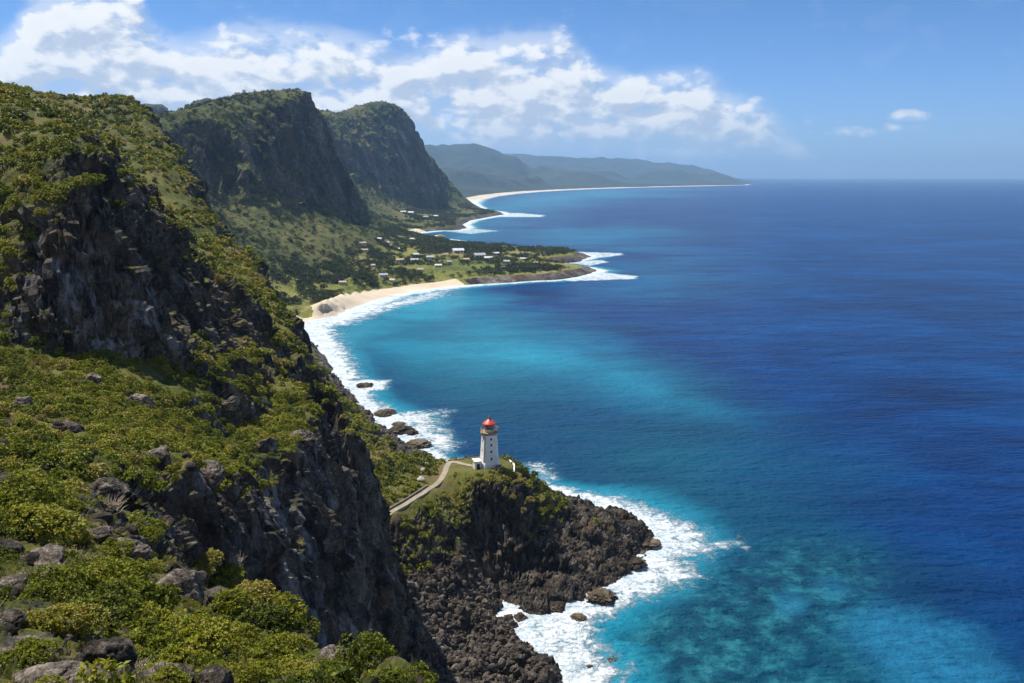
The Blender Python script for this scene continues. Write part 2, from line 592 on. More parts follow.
near_lines = [
    # camera hill
    [Wp(-30, -30, 111), Wp(-12, 0, 105.5), Wp(-2, 0, 103), Wp(-2.5, 6, 101.8)],
    [Wp(-90, -20, 128), Wp(-60, 10, 117), Wp(-30, 12, 107)],
    [V(-150, 690, 11), V(0, 690, 11.6), V(100, 690, 13), V(200, 690, 14.5), V(300, 696, 15.5), V(360, 708, 16.2)],
    [V(-150, 610, 17), V(0, 610, 19), V(100, 612, 20.5), V(190, 634, 21), V(250, 656, 20.5), V(310, 688, 18.5)],
    [V(-150, 555, 26), V(0, 555, 26), V(90, 556, 28), V(150, 580, 28)],
    [V(-150, 480, 40), V(0, 482, 42), V(60, 490, 44)],
    edge, lip, drop1, drop2, drop3,
    # bench below the upper crag
    [V(-150, 445, 52), V(0, 445, 58), V(40, 452, 57)],
    [V(-150, 405, 72), V(0, 405, 76), V(60, 425, 71), V(110, 455, 62), V(140, 490, 51), V(150, 520, 46)],
    [V(60, 400, 82), V(110, 425, 74), V(150, 462, 63), V(172, 500, 57)],
    [V(-150, 350, 90), V(0, 356, 92), V(20, 346, 98), V(60, 352, 100), V(100, 351, 102), V(138, 353, 106), V(170, 362, 111)],
    # upper crag
    [V(12, 260, 104), V(25, 238, 107), V(55, 222, 106), V(80, 190, 109), V(100, 185, 111), V(118, 220, 113), V(146, 282, 115), V(170, 344, 119)],
    [V(-150, 230, 118), V(-20, 240, 118), V(5, 250, 114)],
    [V(30, 175, 128), V(52, 160, 130), V(76, 152, 128)],
    [V(56, 117, 155), V(70, 134, 142), V(84, 150, 132)],
    [V(-150, 125, 165), V(-40, 112, 170), V(0, 95, 175), V(20, 102, 175), V(40, 110, 170), V(60, 120, 158)],
    [V(-200, 60, 215), V(-80, 90, 235)],
    [V(20, 140, 235), V(60, 150, 218), V(-60, 130, 270)],
    # gully between the crag and the spur behind it
    [V(150, 330, 190), V(132, 292, 218), V(118, 240, 260), V(95, 185, 315), V(60, 150, 365)],
    # the spur's face
    [V(175, 455, 74), V(200, 446, 86), V(230, 441, 100), V(260, 430, 118), V(290, 418, 136), V(316, 405, 152)],
    [V(110, 405, 84), V(150, 402, 92), V(185, 398, 100), V(215, 395, 112), V(245, 392, 129), V(275, 392, 147), V(305, 390, 164)],
    [V(222, 364, 130), V(245, 362, 146), V(270, 362, 162), V(300, 361, 181)],
    [V(200, 302, 230), V(225, 320, 216), V(255, 332, 202), V(290, 348, 192)],
    [V(100, 130, 345), V(128, 168, 300), V(155, 218, 255), V(180, 262, 225)],
    [V(185, 222, 275), V(212, 270, 240), V(238, 290, 222)],
    # its crest, with a rocky step on the seaward side
    [V(-150, 85, 470), V(20, 101.5, 440), V(60, 102, 425), V(105, 105, 400), V(132, 122, 368), V(152, 155, 338), V(182, 190, 312), V(220, 226, 282)],
    [V(90, 103, 430), V(145, 105, 405), V(153, 116, 396), V(167, 138, 372), V(186, 168, 342), V(204, 196, 316), V(229, 237, 284)],
    [V(234, 246, 276), V(256, 270, 252), V(293, 324, 213), V(320, 366, 188), V(336, 400, 172), V(346, 428, 163)],
    [V(167, 152, 388), V(186, 184, 358), V(204, 212, 332), V(229, 254, 298), V(234, 262, 288), V(256, 288, 264), V(293, 342, 224), V(318, 386, 198), V(331, 420, 181)],
    [V(160, 175, 420), V(186, 212, 388), V(204, 238, 360), V(229, 280, 322), V(256, 318, 292), V(293, 368, 250), V(314, 412, 222), V(328, 446, 200)],
    cliff_top, cliff_foot,
    [off(cliff_top[i], 2.5, 0, cliff_top[i][2] - 7) for i in range(len(cliff_top) - 2)],
    # seaward slope behind the spur
    [Wp(-220, 520, 90), Wp(-250, 440, 135)], [Wp(-180, 440, 70), Wp(-130, 380, 58), Wp(-96, 320, 44), Wp(-72, 270, 37)],
    # the saddle and the lighthouse terrace
    [V(386, 492, 218), V(392, 470, 228), V(400, 455, 238), V(412, 458, 242), V(425, 463, 246)],
    [V(440, 462, 247), V(456, 460, 247), V(474, 458, 249), V(494, 458, 250), V(510, 461, 246), V(516, 466, 239), V(511, 472, 231), V(496, 475, 227), V(476, 476, 226), V(456, 477, 228)],
    [V(460, 468, 238), V(480, 466, 238), V(498, 466, 238)],
    path_c, side(path_c, 1.8), side(path_c, -1.8),
    [off(V(425, 463, 246), -2, 16, 12), off(V(456, 460, 247), 2, 16, 13), off(V(494, 458, 250), 2, 13, 14), off(V(516, 466, 239), 7, 8, 15)],
    # headland: right skyline, seaward cliff, sea cave, rock bench
    [V(517, 474, 237), V(526, 486, 235), V(538, 506, 231), V(549, 524, 229), V(560, 541, 227), V(572, 556, 225)],
    [V(452, 496, 223), V(472, 492, 222), V(496, 487, 224), V(514, 481, 227)],
    [V(478, 545, 216), V(500, 530, 218.5), V(522, 525, 221), V(545, 530, 223)],
    [V(492, 582, 213), V(512, 588, 211.5), V(540, 590, 212), V(560, 580, 216), V(578, 566, 219)],
    [V(600, 545, 227), V(615, 535, 233), V(632, 540, 233)], [V(600, 570, 217), V(620, 560, 223)],
    # slope below the path, boulder beach
    [V(382, 535, 203), V(405, 528, 207), V(430, 515, 213), V(448, 505, 218)],
    [V(388, 560, 200), V(412, 556, 203), V(440, 545, 208), V(458, 535, 212)],
    [V(398, 590, 194), V(425, 588, 197), V(455, 580, 203), V(470, 565, 209)],
    [V(408, 622, 180), V(440, 618, 187), V(470, 605, 199)],
    [V(412, 650, 166), V(445, 655, 173), V(480, 640, 186)],
    [V(425, 690, 148), V(460, 690, 155), V(495, 680, 169), V(525, 672, 174)],
    # shore
    SH_NEAR, outward(SH_NEAR, 7, -5)[:22], outward(SH_NEAR, 7, -5)[29:], outward(SH_NEAR, 2.5, -2)[22:29], outward(SH_NEAR, 40, -14)[:16], outward(SH_NEAR, 40, -14)[31:], [Wp(24, 195, -10), Wp(18, 205, -7)], outward(SH_NEAR[8:26], -3, 2.2), outward(SH_NEAR[28:], -2.5, 1.8),
    [Wp(120, 300, -20), Wp(150, 100, -20), Wp(100, 450, -20), Wp(0, 480, -20)],
]


def near_spacing(q):
    r = math.hypot(q[0], q[1])
    return 2.0 if r < 40 else 4.0 if r < 120 else 5.5 if r < 260 else 12.0


FN = Field(near_lines, near_spacing, 0.02)

QN = 1.0


def axis(parts):
    """1-D samples: [(start, end, step) ...] joined"""
    out = []
    for a, b, s in parts:
        out.append(np.arange(a, b, s * QN))
    out.append([parts[-1][1]])
    return np.concatenate(out)


th = axis([(-1.35, -0.60, 0.008), (-0.60, 0.22, 0.0015), (0.22, 1.1, 0.008)])
lr = axis([(math.log(1.2), math.log(9), 0.02), (math.log(9), math.log(60), 0.0033), (math.log(60), math.log(280), 0.0023), (math.log(280), math.log(560), 0.0035)])
rr = np.exp(lr)
H, Wd = len(rr), len(th)
K = 3
thc = np.interp(np.arange(0, Wd + K, K), np.arange(Wd), th)
rrc = np.exp(np.interp(np.arange(0, H + K, K), np.arange(H), lr))
zc = FN(rrc[:, None] * np.sin(thc)[None], rrc[:, None] * np.cos(thc)[None])
zb = upsample(zc, K, H, Wd)
X = rr[:, None] * np.sin(th)[None]
Y = rr[:, None] * np.cos(th)[None]
P = np.stack([X, Y, zb], -1)
NB = grid_normals(P)
flat = P.reshape(-1, 3).copy()
nb = NB.reshape(-1, 3)
rad = np.repeat(rr, Wd)


def line_distance(p, line, chunk=200000):
    """plan distance to a polyline and the position along it (index units)"""
    A = np.array(line)[:-1, :2]
    B = np.array(line)[1:, :2]
    D = B - A
    L2 = (D ** 2).sum(1) + 1e-9
    out = np.empty(len(p))
    pos = np.empty(len(p))
    for s in range(0, len(p), chunk):
        q = p[s:s + chunk, :2]
        best = np.full(len(q), 1e18)
        bt = np.zeros(len(q))
        for k in range(len(A)):
            t = np.clip(((q - A[k]) @ D[k]) / L2[k], 0, 1)
            d = ((q - A[k] - t[:, None] * D[k]) ** 2).sum(1)
            m = d < best
            best = np.where(m, d, best)
            bt = np.where(m, k + t, bt)
        out[s:s + chunk] = np.sqrt(best)
        pos[s:s + chunk] = bt
    return out, pos


dry = flat[:, 2] > -4
d_path = np.full(len(flat), 99.0)
sel = dry & (rad > 150) & (rad < 300)
d_path[sel] = line_distance(flat[sel], path_c)[0]
TERR = np.array([V(447, 463, 246), V(474, 460, 248), V(494, 459, 249), V(509, 462, 244), V(514, 467, 238), V(508, 471, 232), V(494, 473, 229), V(470, 474, 229), V(450, 474, 232)])
d_terr = np.full(len(flat), 99.0)
d_terr[sel] = line_distance(flat[sel], list(TERR) + [TERR[0]])[0]


def inside(p, poly):
    x, y = p[:, 0], p[:, 1]
    c = np.zeros(len(p), bool)
    n = len(poly)
    for i in range(n):
        x1, y1, x2, y2 = *poly[i][:2], *poly[i - 1][:2]
        c ^= ((y1 > y) != (y2 > y)) & (x < (x2 - x1) * (y - y1) / (y2 - y1 + 1e-12) + x1)
    return c


ins = inside(flat, TERR)
d_terr[ins] = 0.0
calm = sstep(np.minimum(d_path - 1.6, d_terr), 0.0, 4.0)      # no boulders on the path and the terrace

steep = sstep(nb[:, 2], 0.86, 0.58)
size = np.clip(rad / 70.0, 0.22, 1.0)
disp = np.zeros(len(flat), np.float32)
w = dry
q = flat[w]
st, sz = steep[w], size[w]
qs = q * np.array((1, 1, 0.42))
big = fbm(qs / 15.0, 4, 0.5, True)
mid = fbm(q / 6.0, 4, 0.5)
fine = fbm(q / (0.9 * np.where(rad[w] < 45, 0.45, 1.0))[:, None], 4, 0.55)
ribs = fbm(q * np.array((1, 1, 0.6)) / 34.0, 3, 0.5, True)
al, ac = q[:, 0] * .545 - q[:, 1] * .838, q[:, 0] * .838 + q[:, 1] * .545
spurs = fbm(np.c_[al / 42.0, ac / 9.5, q[:, 2] / 26.0] + 61, 3, 0.5, True)
d = st * (2.2 * (big - .42) + 0.9 * mid) * sz + (1 - st) * (1.15 * mid + 0.7 * (big - .42)) * sz
d += 1.5 * (spurs - .42) * np.clip((rad[w] - 50) / 90, 0, 1)
d += (1.8 * (ribs - .42)) * np.clip((rad[w] - 60) / 120, 0, 1)
d += 0.16 * fine * (0.4 + 0.6 * sz)
disp[w] = d
rk = w & ((steep > 0.05) | (rad < 60) | ((flat[:, 2] < 22) & (rad > 120) & (rad < 480)))
q = flat[rk]
sc = np.where(rad[rk] < 50, 0.35, 1.0)
b1, e1 = blocks(q * np.array((1, 1, 0.55)) / (4.4 * sc)[:, None] + 0.25 * fbm(q / 3.0, 2)[:, None])
b0, e0 = blocks(q * np.array((1, 1, 0.6)) / (9.5 * sc)[:, None] + 11.0 + 0.3 * fbm(q / 7.0, 2)[:, None])
b2, e2 = blocks(q * np.array((1, 1, 0.75)) / (1.5 * sc)[:, None] + 31.0)
stk = np.maximum(steep[rk], np.where((q[:, 2] < 16) & (rad[rk] > 120), 0.55, np.where(rad[rk] < 60, 0.28, 0.0)))
disp[rk] += (stk * (3.4 * b0 * sc * (rad[rk] > 100) + 2.5 * b1 * sc + 1.3 * b2 * sc - 0.45 * sc * (e2 < 0.09) - 0.7 * sc * (e1 < 0.06))).astype(np.float32)
disp *= (0.06 + 0.94 * calm) * np.where((flat[:, 0] < -15) & (rad < 260) & (rad > 60), 0.72, 1.0)
fade = sstep(flat[:, 2], -2.5, 1.0)
flat = flat + nb * (disp * (0.3 + 0.7 * fade))[:, None]
P = flat.reshape(H, Wd, 3)
NF = grid_normals(P).reshape(-1, 3)

# where plants grow: on gentle ground, thinning out towards the surf and on crags
veg = np.zeros(len(flat), np.float32)
pn = np.zeros(len(flat), np.float32)
pn[dry] = fbm(flat[dry] / 9.0 + 50, 4, 0.55)
nsm = nb[:, 2] * 0.5 + NF[:, 2] * 0.5
veg = sstep(nsm, 0.52, 0.74) + 0.62 * pn
veg *= np.where(rad > 120, sstep(flat[:, 2], np.where(rad > 290, 3.0, 9.0), np.where(rad > 290, 7.0, 15.0)), 1.0)
talus = [V(404, 604, 188), V(440, 578, 202), V(470, 560, 209), V(520, 640, 186), V(560, 690, 165), V(420, 720, 140), Wp(-15, 120, 20), Wp(-21, 160, 20)]
in_tal = inside(flat, talus)
veg = np.where(in_tal, veg * 0.25, veg)
veg = np.where(rad < 45, veg * 0.55 + 0.10 + 0.30 * fbm(flat / 2.2 + 9, 3).astype(np.float32), veg)
veg = np.where(d_terr < 0.5, 1.0, veg)
pale = np.zeros(len(flat), np.float32)
pale[dry] = sstep(fbm(flat[dry] / 22.0 + 5, 3), -0.32, 0.12) * (rad[dry] < 125) * steep[dry]
veg = np.clip(veg, 0, 1.2)

kz = flat[:, 2].reshape(H, Wd)
keepq = (np.maximum.reduce([kz[:-1, :-1], kz[:-1, 1:], kz[1:, :-1], kz[1:, 1:]]) > -1.0)
xc, yc, rc = X[:-1, :-1], Y[:-1, :-1], rr[:-1, None] + 0 * X[:-1, :-1]
is_head = (xc > -31.5 + np.clip(190 - yc, 0, 60) * 0.35) & (yc > 118) & (yc < 330)
shq = ((steep * calm).reshape(H, Wd)[:-1, :-1] > 0.3) | ((kz[:-1, :-1] < 14) & (rc > 120))
NEAR = sheet('hill', P, keepq & ~is_head, M_HILL, {'veg': veg, 'pale': pale}, sharp=shq)
HEAD = sheet('headland', P, keepq & is_head, M_HEAD, {'veg': veg, 'pale': pale}, sharp=shq)

# a depth picture of the near land: which of its points the camera sees
u_, v_, dep_ = project(flat)
ZB = np.full((342 + 2, 512 + 2), 1e9)
okp = (rad > 3) & (u_ > 0) & (u_ < 1023) & (v_ > 0) & (v_ < 683) & (flat[:, 2] > -1)
np.minimum.at(ZB, ((v_[okp] / 2).astype(int), (u_[okp] / 2).astype(int)), dep_[okp])


def seen(p, slack=1.03):
    u, v, d = project(p)
    m = (u > 0) & (u < 1023) & (v > 0) & (v < 683)
    zb_ = ZB[np.clip((v / 2).astype(int), 0, 341), np.clip((u / 2).astype(int), 0, 511)]
    return m & (d < zb_ * slack + 0.3)


def ground_at(px, py, tol=2.0):
    """the nearest visible point of the near land behind a place in the photograph, and its normal"""
    while True:
        m = np.where(okp & (np.abs(u_ - px) < tol) & (np.abs(v_ - py) < tol))[0]
        if len(m):
            k = m[np.argmin(dep_[m])]
            return flat[k].copy(), NF[k]
        tol *= 1.6


def z_near(x, y):
    """height of the finished near land at plan points"""
    r = np.hypot(x, y)
    a = np.arctan2(x, y)
    fi = np.interp(np.log(r), lr, np.arange(H))
    fj = np.interp(a, th, np.arange(Wd))
    i, j = np.clip(fi.astype(int), 0, H - 2), np.clip(fj.astype(int), 0, Wd - 2)
    fi, fj = fi - i, fj - j
    return (kz[i, j] * (1 - fi) * (1 - fj) + kz[i + 1, j] * fi * (1 - fj) + kz[i, j + 1] * (1 - fi) * fj + kz[i + 1, j + 1] * fi * fj)

# ------------------------------------------------------------------ the middle distance: two more cliffs, the village point, beaches
SH_MID = [Z(300, 318), Z(312, 323), Z(326, 317), Z(345, 310), Z(370, 301), Z(395, 294.5), Z(425, 289.5), Z(456, 286), Z(480, 284), Z(505, 283), Z(530, 281), Z(552, 280),
          Z(572, 277.5), Z(588, 274), Z(596, 270.5), Z(586, 268), Z(568, 266), Z(556, 264), Z(566, 261.5), Z(582, 259.5), Z(590, 256.5), Z(580, 253.5), Z(558, 252.2),
          Z(532, 250.5), Z(506, 247.5), Z(480, 243.5), Z(455, 240), Z(432, 237.5), Z(416, 236), Z(414, 233.5), Z(426, 231.8), Z(440, 230.5), Z(456, 230.3), Z(466, 228),
          Z(462, 224.5), Z(470, 220.5), Z(486, 217.5), Z(503, 214.5), Z(500, 212), Z(486, 210), Z(476, 206), Z(470, 202)]


def crest(*a):
    return [V(*q) for q in a]


mid_lines = [
    SH_MID, outward(SH_MID, -25, -5), outward(SH_MID, -150, -12),
    outward(SH_MID[8:25], 9, 4.2), outward(SH_MID[1:8], 22, 3.2), outward(SH_MID[28:40], 14, 5.0),
    # plain of the village
    [Z(322, 300, 12), Z(345, 292, 8), Z(385, 282, 7), Z(430, 276, 7), Z(480, 274, 7), Z(530, 272, 7), Z(568, 271, 6)],
    [Z(350, 278, 14), Z(390, 268, 11), Z(440, 262, 9), Z(490, 264, 8), Z(540, 264, 8)],
    [Z(400, 256, 14), Z(440, 250, 11), Z(490, 254, 9), Z(540, 257, 7), Z(572, 257, 6)],
    [Z(400, 243, 18), Z(425, 242, 12), Z(455, 246, 9)],
    [Z(440, 233.5, 5)],
    # inland base of the spur
    [Wp(-330, 430, 110), Wp(-260, 470, 90), Wp(-215, 500, 50)],
    # talus foot below the first cliff
    [V(272, 318, 600), V(305, 302, 690), V(335, 282, 800), V(365, 262, 960), V(390, 250, 1130), V(402, 241, 1300)],
    [V(225, 285, 640), V(262, 288, 690), V(295, 292, 735)],
    [V(238, 258, 770), V(272, 256, 810), V(310, 250, 900), V(345, 240, 1020), V(375, 232, 1200), V(395, 234, 1380)],
    # cliff foot
    [V(200, 195, 960), V(222, 214, 930), V(240, 222, 920), V(262, 219, 950), V(285, 216, 1000), V(305, 205, 1090), V(328, 204, 1210), V(350, 208, 1340), V(358, 206, 1400)],
    # cliff brow
    [V(150, 134, 880), V(180, 131, 965), V(208, 126, 1000), V(232, 121, 1040), V(262, 114, 1120), V(290, 101, 1230), V(304, 96, 1300), V(316, 112, 1350), V(330, 138, 1385), V(344, 172, 1410)],
    # crest
    [V(120, 132, 900), V(165, 119, 1010), V(195, 112, 1060), V(240, 105, 1120), V(258, 98, 1190), V(273, 94, 1260), V(288, 95, 1310), V(303, 97, 1340)],
    [V(120, 150, 1150), V(150, 145, 1250), V(230, 130, 1450), V(280, 120, 1600), V(310, 140, 1650)],
    [V(356, 202, 1430), V(372, 213, 1460), V(390, 224, 1480), V(404, 233, 1520)],
    [V(330, 190, 1550), V(365, 222, 1640), V(392, 231, 1640)],
    # second mountain
    [V(300, 124, 1950), V(325, 117.5, 2150), V(345, 111, 2330), V(367, 105, 2480), V(385, 103, 2560), V(397, 107, 2600), V(408, 119, 2630), V(418, 138, 2650), V(427, 158, 2665), V(436, 176, 2680)],
    [V(318, 150, 1960), V(343, 149, 2100), V(366, 146, 2260), V(392, 148, 2420), V(410, 150, 2540)],
    [V(330, 170, 1930), V(352, 180, 2040), V(376, 189, 2170), V(402, 197, 2330), V(425, 199, 2480), V(440, 196, 2600)],
    [V(345, 205, 1830), V(370, 215, 1830), V(395, 222, 1790), V(420, 228, 1760)],
    [V(400, 213, 2100), V(430, 214, 2200), V(455, 214.5, 2320)],
    [V(444, 186, 2690), V(455, 195, 2720), V(470, 204, 2760), V(484, 209, 2800)],
    [V(330, 135, 3100), V(380, 125, 3300), V(410, 160, 3300), V(430, 185, 3200), V(455, 201, 3100)],
    [V(100, 112, 2900), V(150, 103, 3000), V(185, 99, 3050), V(215, 101, 3000), V(245, 110, 2900)], [V(275, 120, 2500), V(300, 126, 2450)],
    [V(322, 124, 2320), V(345, 118, 2560), V(367, 112, 2680), V(385, 110, 2720), V(400, 116, 2760)],
    [Wp(-1500, 1500, 120), Wp(-1900, 2300, 160), Wp(-900, 800, 110), Wp(-1200, 3500, 60)],
    [Wp(-60, 470, -15), Wp(-30, 430, -20), Wp(-40, 560, -12), Wp(80, 440, -20)],
    [Wp(300, 1400, -20), Wp(200, 700, -20), Wp(400, 2500, -20), Wp(0, 3400, -20)],
]


def mid_spacing(q):
    r = math.hypot(q[0], q[1])
    return 16 if r < 900 else 24 if r < 1500 else 45


FM = Field(mid_lines, mid_spacing, 0.2)
thm = axis([(-0.75, -0.60, 0.01), (-0.60, 0.16, 0.0013), (0.16, 0.5, 0.01)])
lrm = axis([(math.log(430), math.log(1700), 0.0022), (math.log(1700), math.log(3600), 0.0032)])
rm = np.exp(lrm)
Hm, Wm = len(rm), len(thm)
tc = np.interp(np.arange(0, Wm + K, K), np.arange(Wm), thm)
rcx = np.exp(np.interp(np.arange(0, Hm + K, K), np.arange(Hm), lrm))
zm = upsample(FM(rcx[:, None] * np.sin(tc)[None], rcx[:, None] * np.cos(tc)[None]), K, Hm, Wm)
Xm, Ym = rm[:, None] * np.sin(thm)[None], rm[:, None] * np.cos(thm)[None]
Pm = np.stack([Xm, Ym, zm], -1)
nm = grid_normals(Pm).reshape(-1, 3)
fm = Pm.reshape(-1, 3).copy()
radm = np.repeat(rm, Wm)
stm = sstep(nm[:, 2], 0.88, 0.55)
dm = fm[:, 2] > -3
q = fm[dm]
s_ = stm[dm]
hi = sstep(q[:, 2], 14, 60)
# ribs and gullies run down the faces
rib = fbm(q * np.array((1, 1, 0.26)) / 48.0, 4, 0.5, True)
lump = fbm(q / 26.0, 4, 0.55)
d = hi * (s_ * (17.0 * (rib - .30) + 6 * lump) + (1 - s_) * (4.0 * lump + 8.0 * (rib - .3))) + (0.5 * fbm(q / 14.0, 3)) * (1 - hi)
d += hi * 1.6 * fbm(q / 7.0, 3, 0.6)
rkm = s_ > 0.25
bb, ee = blocks(q[rkm] * np.array((1, 1, 0.5)) / 20.0)
d[rkm] += s_[rkm] * 7 * bb
fm[dm] += nm[dm] * d[:, None]
Pm = fm.reshape(Hm, Wm, 3)
NM = grid_normals(Pm).reshape(-1, 3)
vegm = np.full(len(fm), 0.0, np.float32)
vegm[dm] = sstep(0.5 * nm[dm, 2] + 0.5 * NM[dm, 2], 0.40, 0.66) + 0.3 * fbm(q / 40.0 + 7, 3)
low = fm[:, 2] < 22
d_sh = np.full(len(fm), 999.0)
pos_sh = np.zeros(len(fm))
ls = (fm[:, 2] < 30) & (fm[:, 2] > -6)
d_sh[ls], pos_sh[ls] = line_distance(fm[ls], SH_MID)
sandm = np.zeros(len(fm), np.float32)
sandm[ls] = ((pos_sh[ls] > 0.2) & (pos_sh[ls] < 7.4)) * sstep(d_sh[ls], 26, 15)
sandm[ls] = np.maximum(sandm[ls], ((pos_sh[ls] > 26.3) & (pos_sh[ls] < 30)) * sstep(d_sh[ls], 32, 14))
sandm[ls] = np.maximum(sandm[ls], ((pos_sh[ls] > 38) & (pos_sh[ls] < 42)) * sstep(d_sh[ls], 80, 40))
rocky = (pos_sh > 7.6) & (pos_sh < 26) | (pos_sh > 30) & (pos_sh < 38)
vegm = np.where(ls & rocky, vegm * sstep(d_sh, 7, 22), vegm)
zq = fm[:, 2].reshape(Hm, Wm)
kq = np.maximum.reduce([zq[:-1, :-1], zq[:-1, 1:], zq[1:, :-1], zq[1:, 1:]]) > -1
base_z = zm[:-1, :-1]
lowq = (base_z < 20) & (Ym[:-1, :-1] < 1720)
first = Ym[:-1, :-1] < 1690
pz = np.zeros(len(fm))
at = {'veg': np.clip(vegm, 0, 1.2), 'pale': pz, 'sand': sandm}
shm = (stm.reshape(Hm, Wm)[:-1, :-1] > 0.3)
sheet('lowland', Pm, kq & lowq, M_LOW, at)
sheet('mountain', Pm, kq & ~lowq & first, M_MOUNT, at, sharp=shm)
sheet('mountain', Pm, kq & ~lowq & ~first, M_MOUNT, at, sharp=shm)
um_, vm_, depm_ = project(fm)
okm = (um_ > 0) & (um_ < 1023) & (vm_ > 0) & (vm_ < 683) & (fm[:, 2] > -1)
ZBM = ZB.copy()
np.minimum.at(ZBM, ((vm_[okm] / 2).astype(int), (um_[okm] / 2).astype(int)), depm_[okm])


def z_mid(x, y):
    r, a = np.hypot(x, y), np.arctan2(x, y)
    fi = np.interp(np.log(r), lrm, np.arange(Hm))
    fj = np.interp(a, thm, np.arange(Wm))
    i, j = np.clip(np.asarray(fi).astype(int), 0, Hm - 2), np.clip(np.asarray(fj).astype(int), 0, Wm - 2)
    fi, fj = fi - i, fj - j
    return (zq[i, j] * (1 - fi) * (1 - fj) + zq[i + 1, j] * fi * (1 - fj) + zq[i, j + 1] * (1 - fi) * fj + zq[i + 1, j + 1] * fi * fj)


# ------------------------------------------------------------------ the far shore
SH_FAR = [Z(470, 203), Z(476, 199.5), Z(490, 196.3), Z(510, 193.8), Z(535, 191.7), Z(565, 190.0), Z(600, 188.6), Z(640, 187.4), Z(680, 186.5), Z(715, 185.8), Z(736, 185.3), Z(748, 184.9),
          Z(744, 184.2), Z(720, 183.5)]
far_lines = [
    SH_FAR, outward(SH_FAR, -250, -8), outward(SH_FAR[1:10], 110, 8), outward(SH_FAR[1:9], 500, 14),
    [V(380, 150, 9300), V(432, 146.5, 9300), V(455, 145.5, 9400), V(478, 147, 9500), V(495, 150.5, 9500), V(515, 156, 9500), V(540, 163, 9400), V(562, 169, 9300), V(585, 176, 9100)],
    [V(380, 175, 6500), V(450, 172, 6600), V(500, 176, 7000), V(540, 180, 7600)],
    [V(400, 190, 4900), V(450, 188, 5200), V(490, 187, 6000)],
    [V(480, 155, 14500), V(520, 157, 14500), V(548, 156, 14600), V(575, 159, 14700), V(600, 158.5, 14800), V(622, 161.5, 14900), V(648, 161, 15000), V(668, 164.5, 15000), V(692, 167, 15100), V(715, 172, 15200), V(740, 179, 15300)],
    [V(560, 180, 10300), V(600, 176.5, 11200), V(625, 174, 11800), V(650, 171, 12100), V(675, 169.5, 12400), V(695, 171, 12600), V(715, 175, 12800), V(732, 180, 12900), V(743, 183.6, 13000)],
    [V(560, 176, 12500), V(640, 176, 13700), V(700, 178, 14000)],
    [Wp(-2500, 9000, 150), Wp(-3500, 15000, 200), Wp(0, 17500, 60), Wp(5000, 17000, 20), Wp(-2500, 5000, 60)],
    [Wp(1500, 5000, -30), Wp(3500, 9000, -30), Wp(5500, 12500, -30), Wp(700, 3500, -30)],
]
FF = Field(far_lines, lambda q: 260 if q[1] < 8000 else 420, 1.0)
thf = axis([(-0.6, -0.2, 0.01), (-0.2, 0.31, 0.0016), (0.31, 0.4, 0.01)])
lrf = axis([(math.log(3700), math.log(16500), 0.0035)])
rf = np.exp(lrf)
xf, yf = rf[:, None] * np.sin(thf)[None], rf[:, None] * np.cos(thf)[None]
zf = FF(xf, yf)
qf = np.stack([xf, yf, zf], -1).reshape(-1, 3)
hf = sstep(qf[:, 2], 10, 120)
zf = zf + (hf * (95 * (fbm(qf / 1100.0 * np.array((1, 1, 0)), 4, 0.5, True) - 0.35) + 40 * fbm(qf / 320.0 * np.array((1, 1, 0)), 3)) + 4 * fbm(qf / 90. * np.array((1, 1, 0)), 2)).reshape(zf.shape) * sstep(zf, 0, 25)
Pf = np.stack([xf, yf, zf], -1)
ff = Pf.reshape(-1, 3)
dsf, psf = line_distance(ff, SH_FAR)
sandf = ((psf > 0.2) & (psf < 10.3)) * sstep(dsf, 85, 45)
vf = np.full(len(ff), 0.95)
kf = np.maximum.reduce([zf[:-1, :-1], zf[:-1, 1:], zf[1:, :-1], zf[1:, 1:]]) > -0.5
hl = (zf[:-1, :-1] > 30)
at = {'veg': vf, 'pale': 0 * vf, 'sand': sandf}
sheet('coast', Pf, kf & ~hl, M_FAR, at)
sheet('hills', Pf, kf & hl, M_FAR, at)

# ------------------------------------------------------------------ the sea
def polar(p):
    return np.stack([np.arctan2(p[:, 0], p[:, 1]), np.log(np.hypot(p[:, 0], p[:, 1]))], -1)


ths = axis([(-1.3, -0.56, 0.02), (-0.56, 0.56, 0.0022), (0.56, 1.3, 0.02)])
lrs = axis([(math.log(8), math.log(120), 0.03), (math.log(120), math.log(700), 0.0028), (math.log(700), math.log(4000), 0.005), (math.log(4000), math.log(38000), 0.02)])
rs = np.exp(lrs)
Hs, Ws = len(rs), len(ths)
xs, ys = rs[:, None] * np.sin(ths)[None], rs[:, None] * np.cos(ths)[None]
ps = np.stack([xs, ys, 0 * xs], -1).reshape(-1, 3)
rads = np.repeat(rs, Ws)
COAST = list(SH_NEAR[::-1]) + list(SH_MID[1:])
nS = len(SH_NEAR)
close = rads < 3600
dsea = np.full(len(ps), 9e3)
csea = np.zeros(len(ps))
dsea[close], csea[close] = line_distance(ps[close], COAST)
farm = rads >= 3000
df2, pf2 = line_distance(ps[farm], SH_FAR)
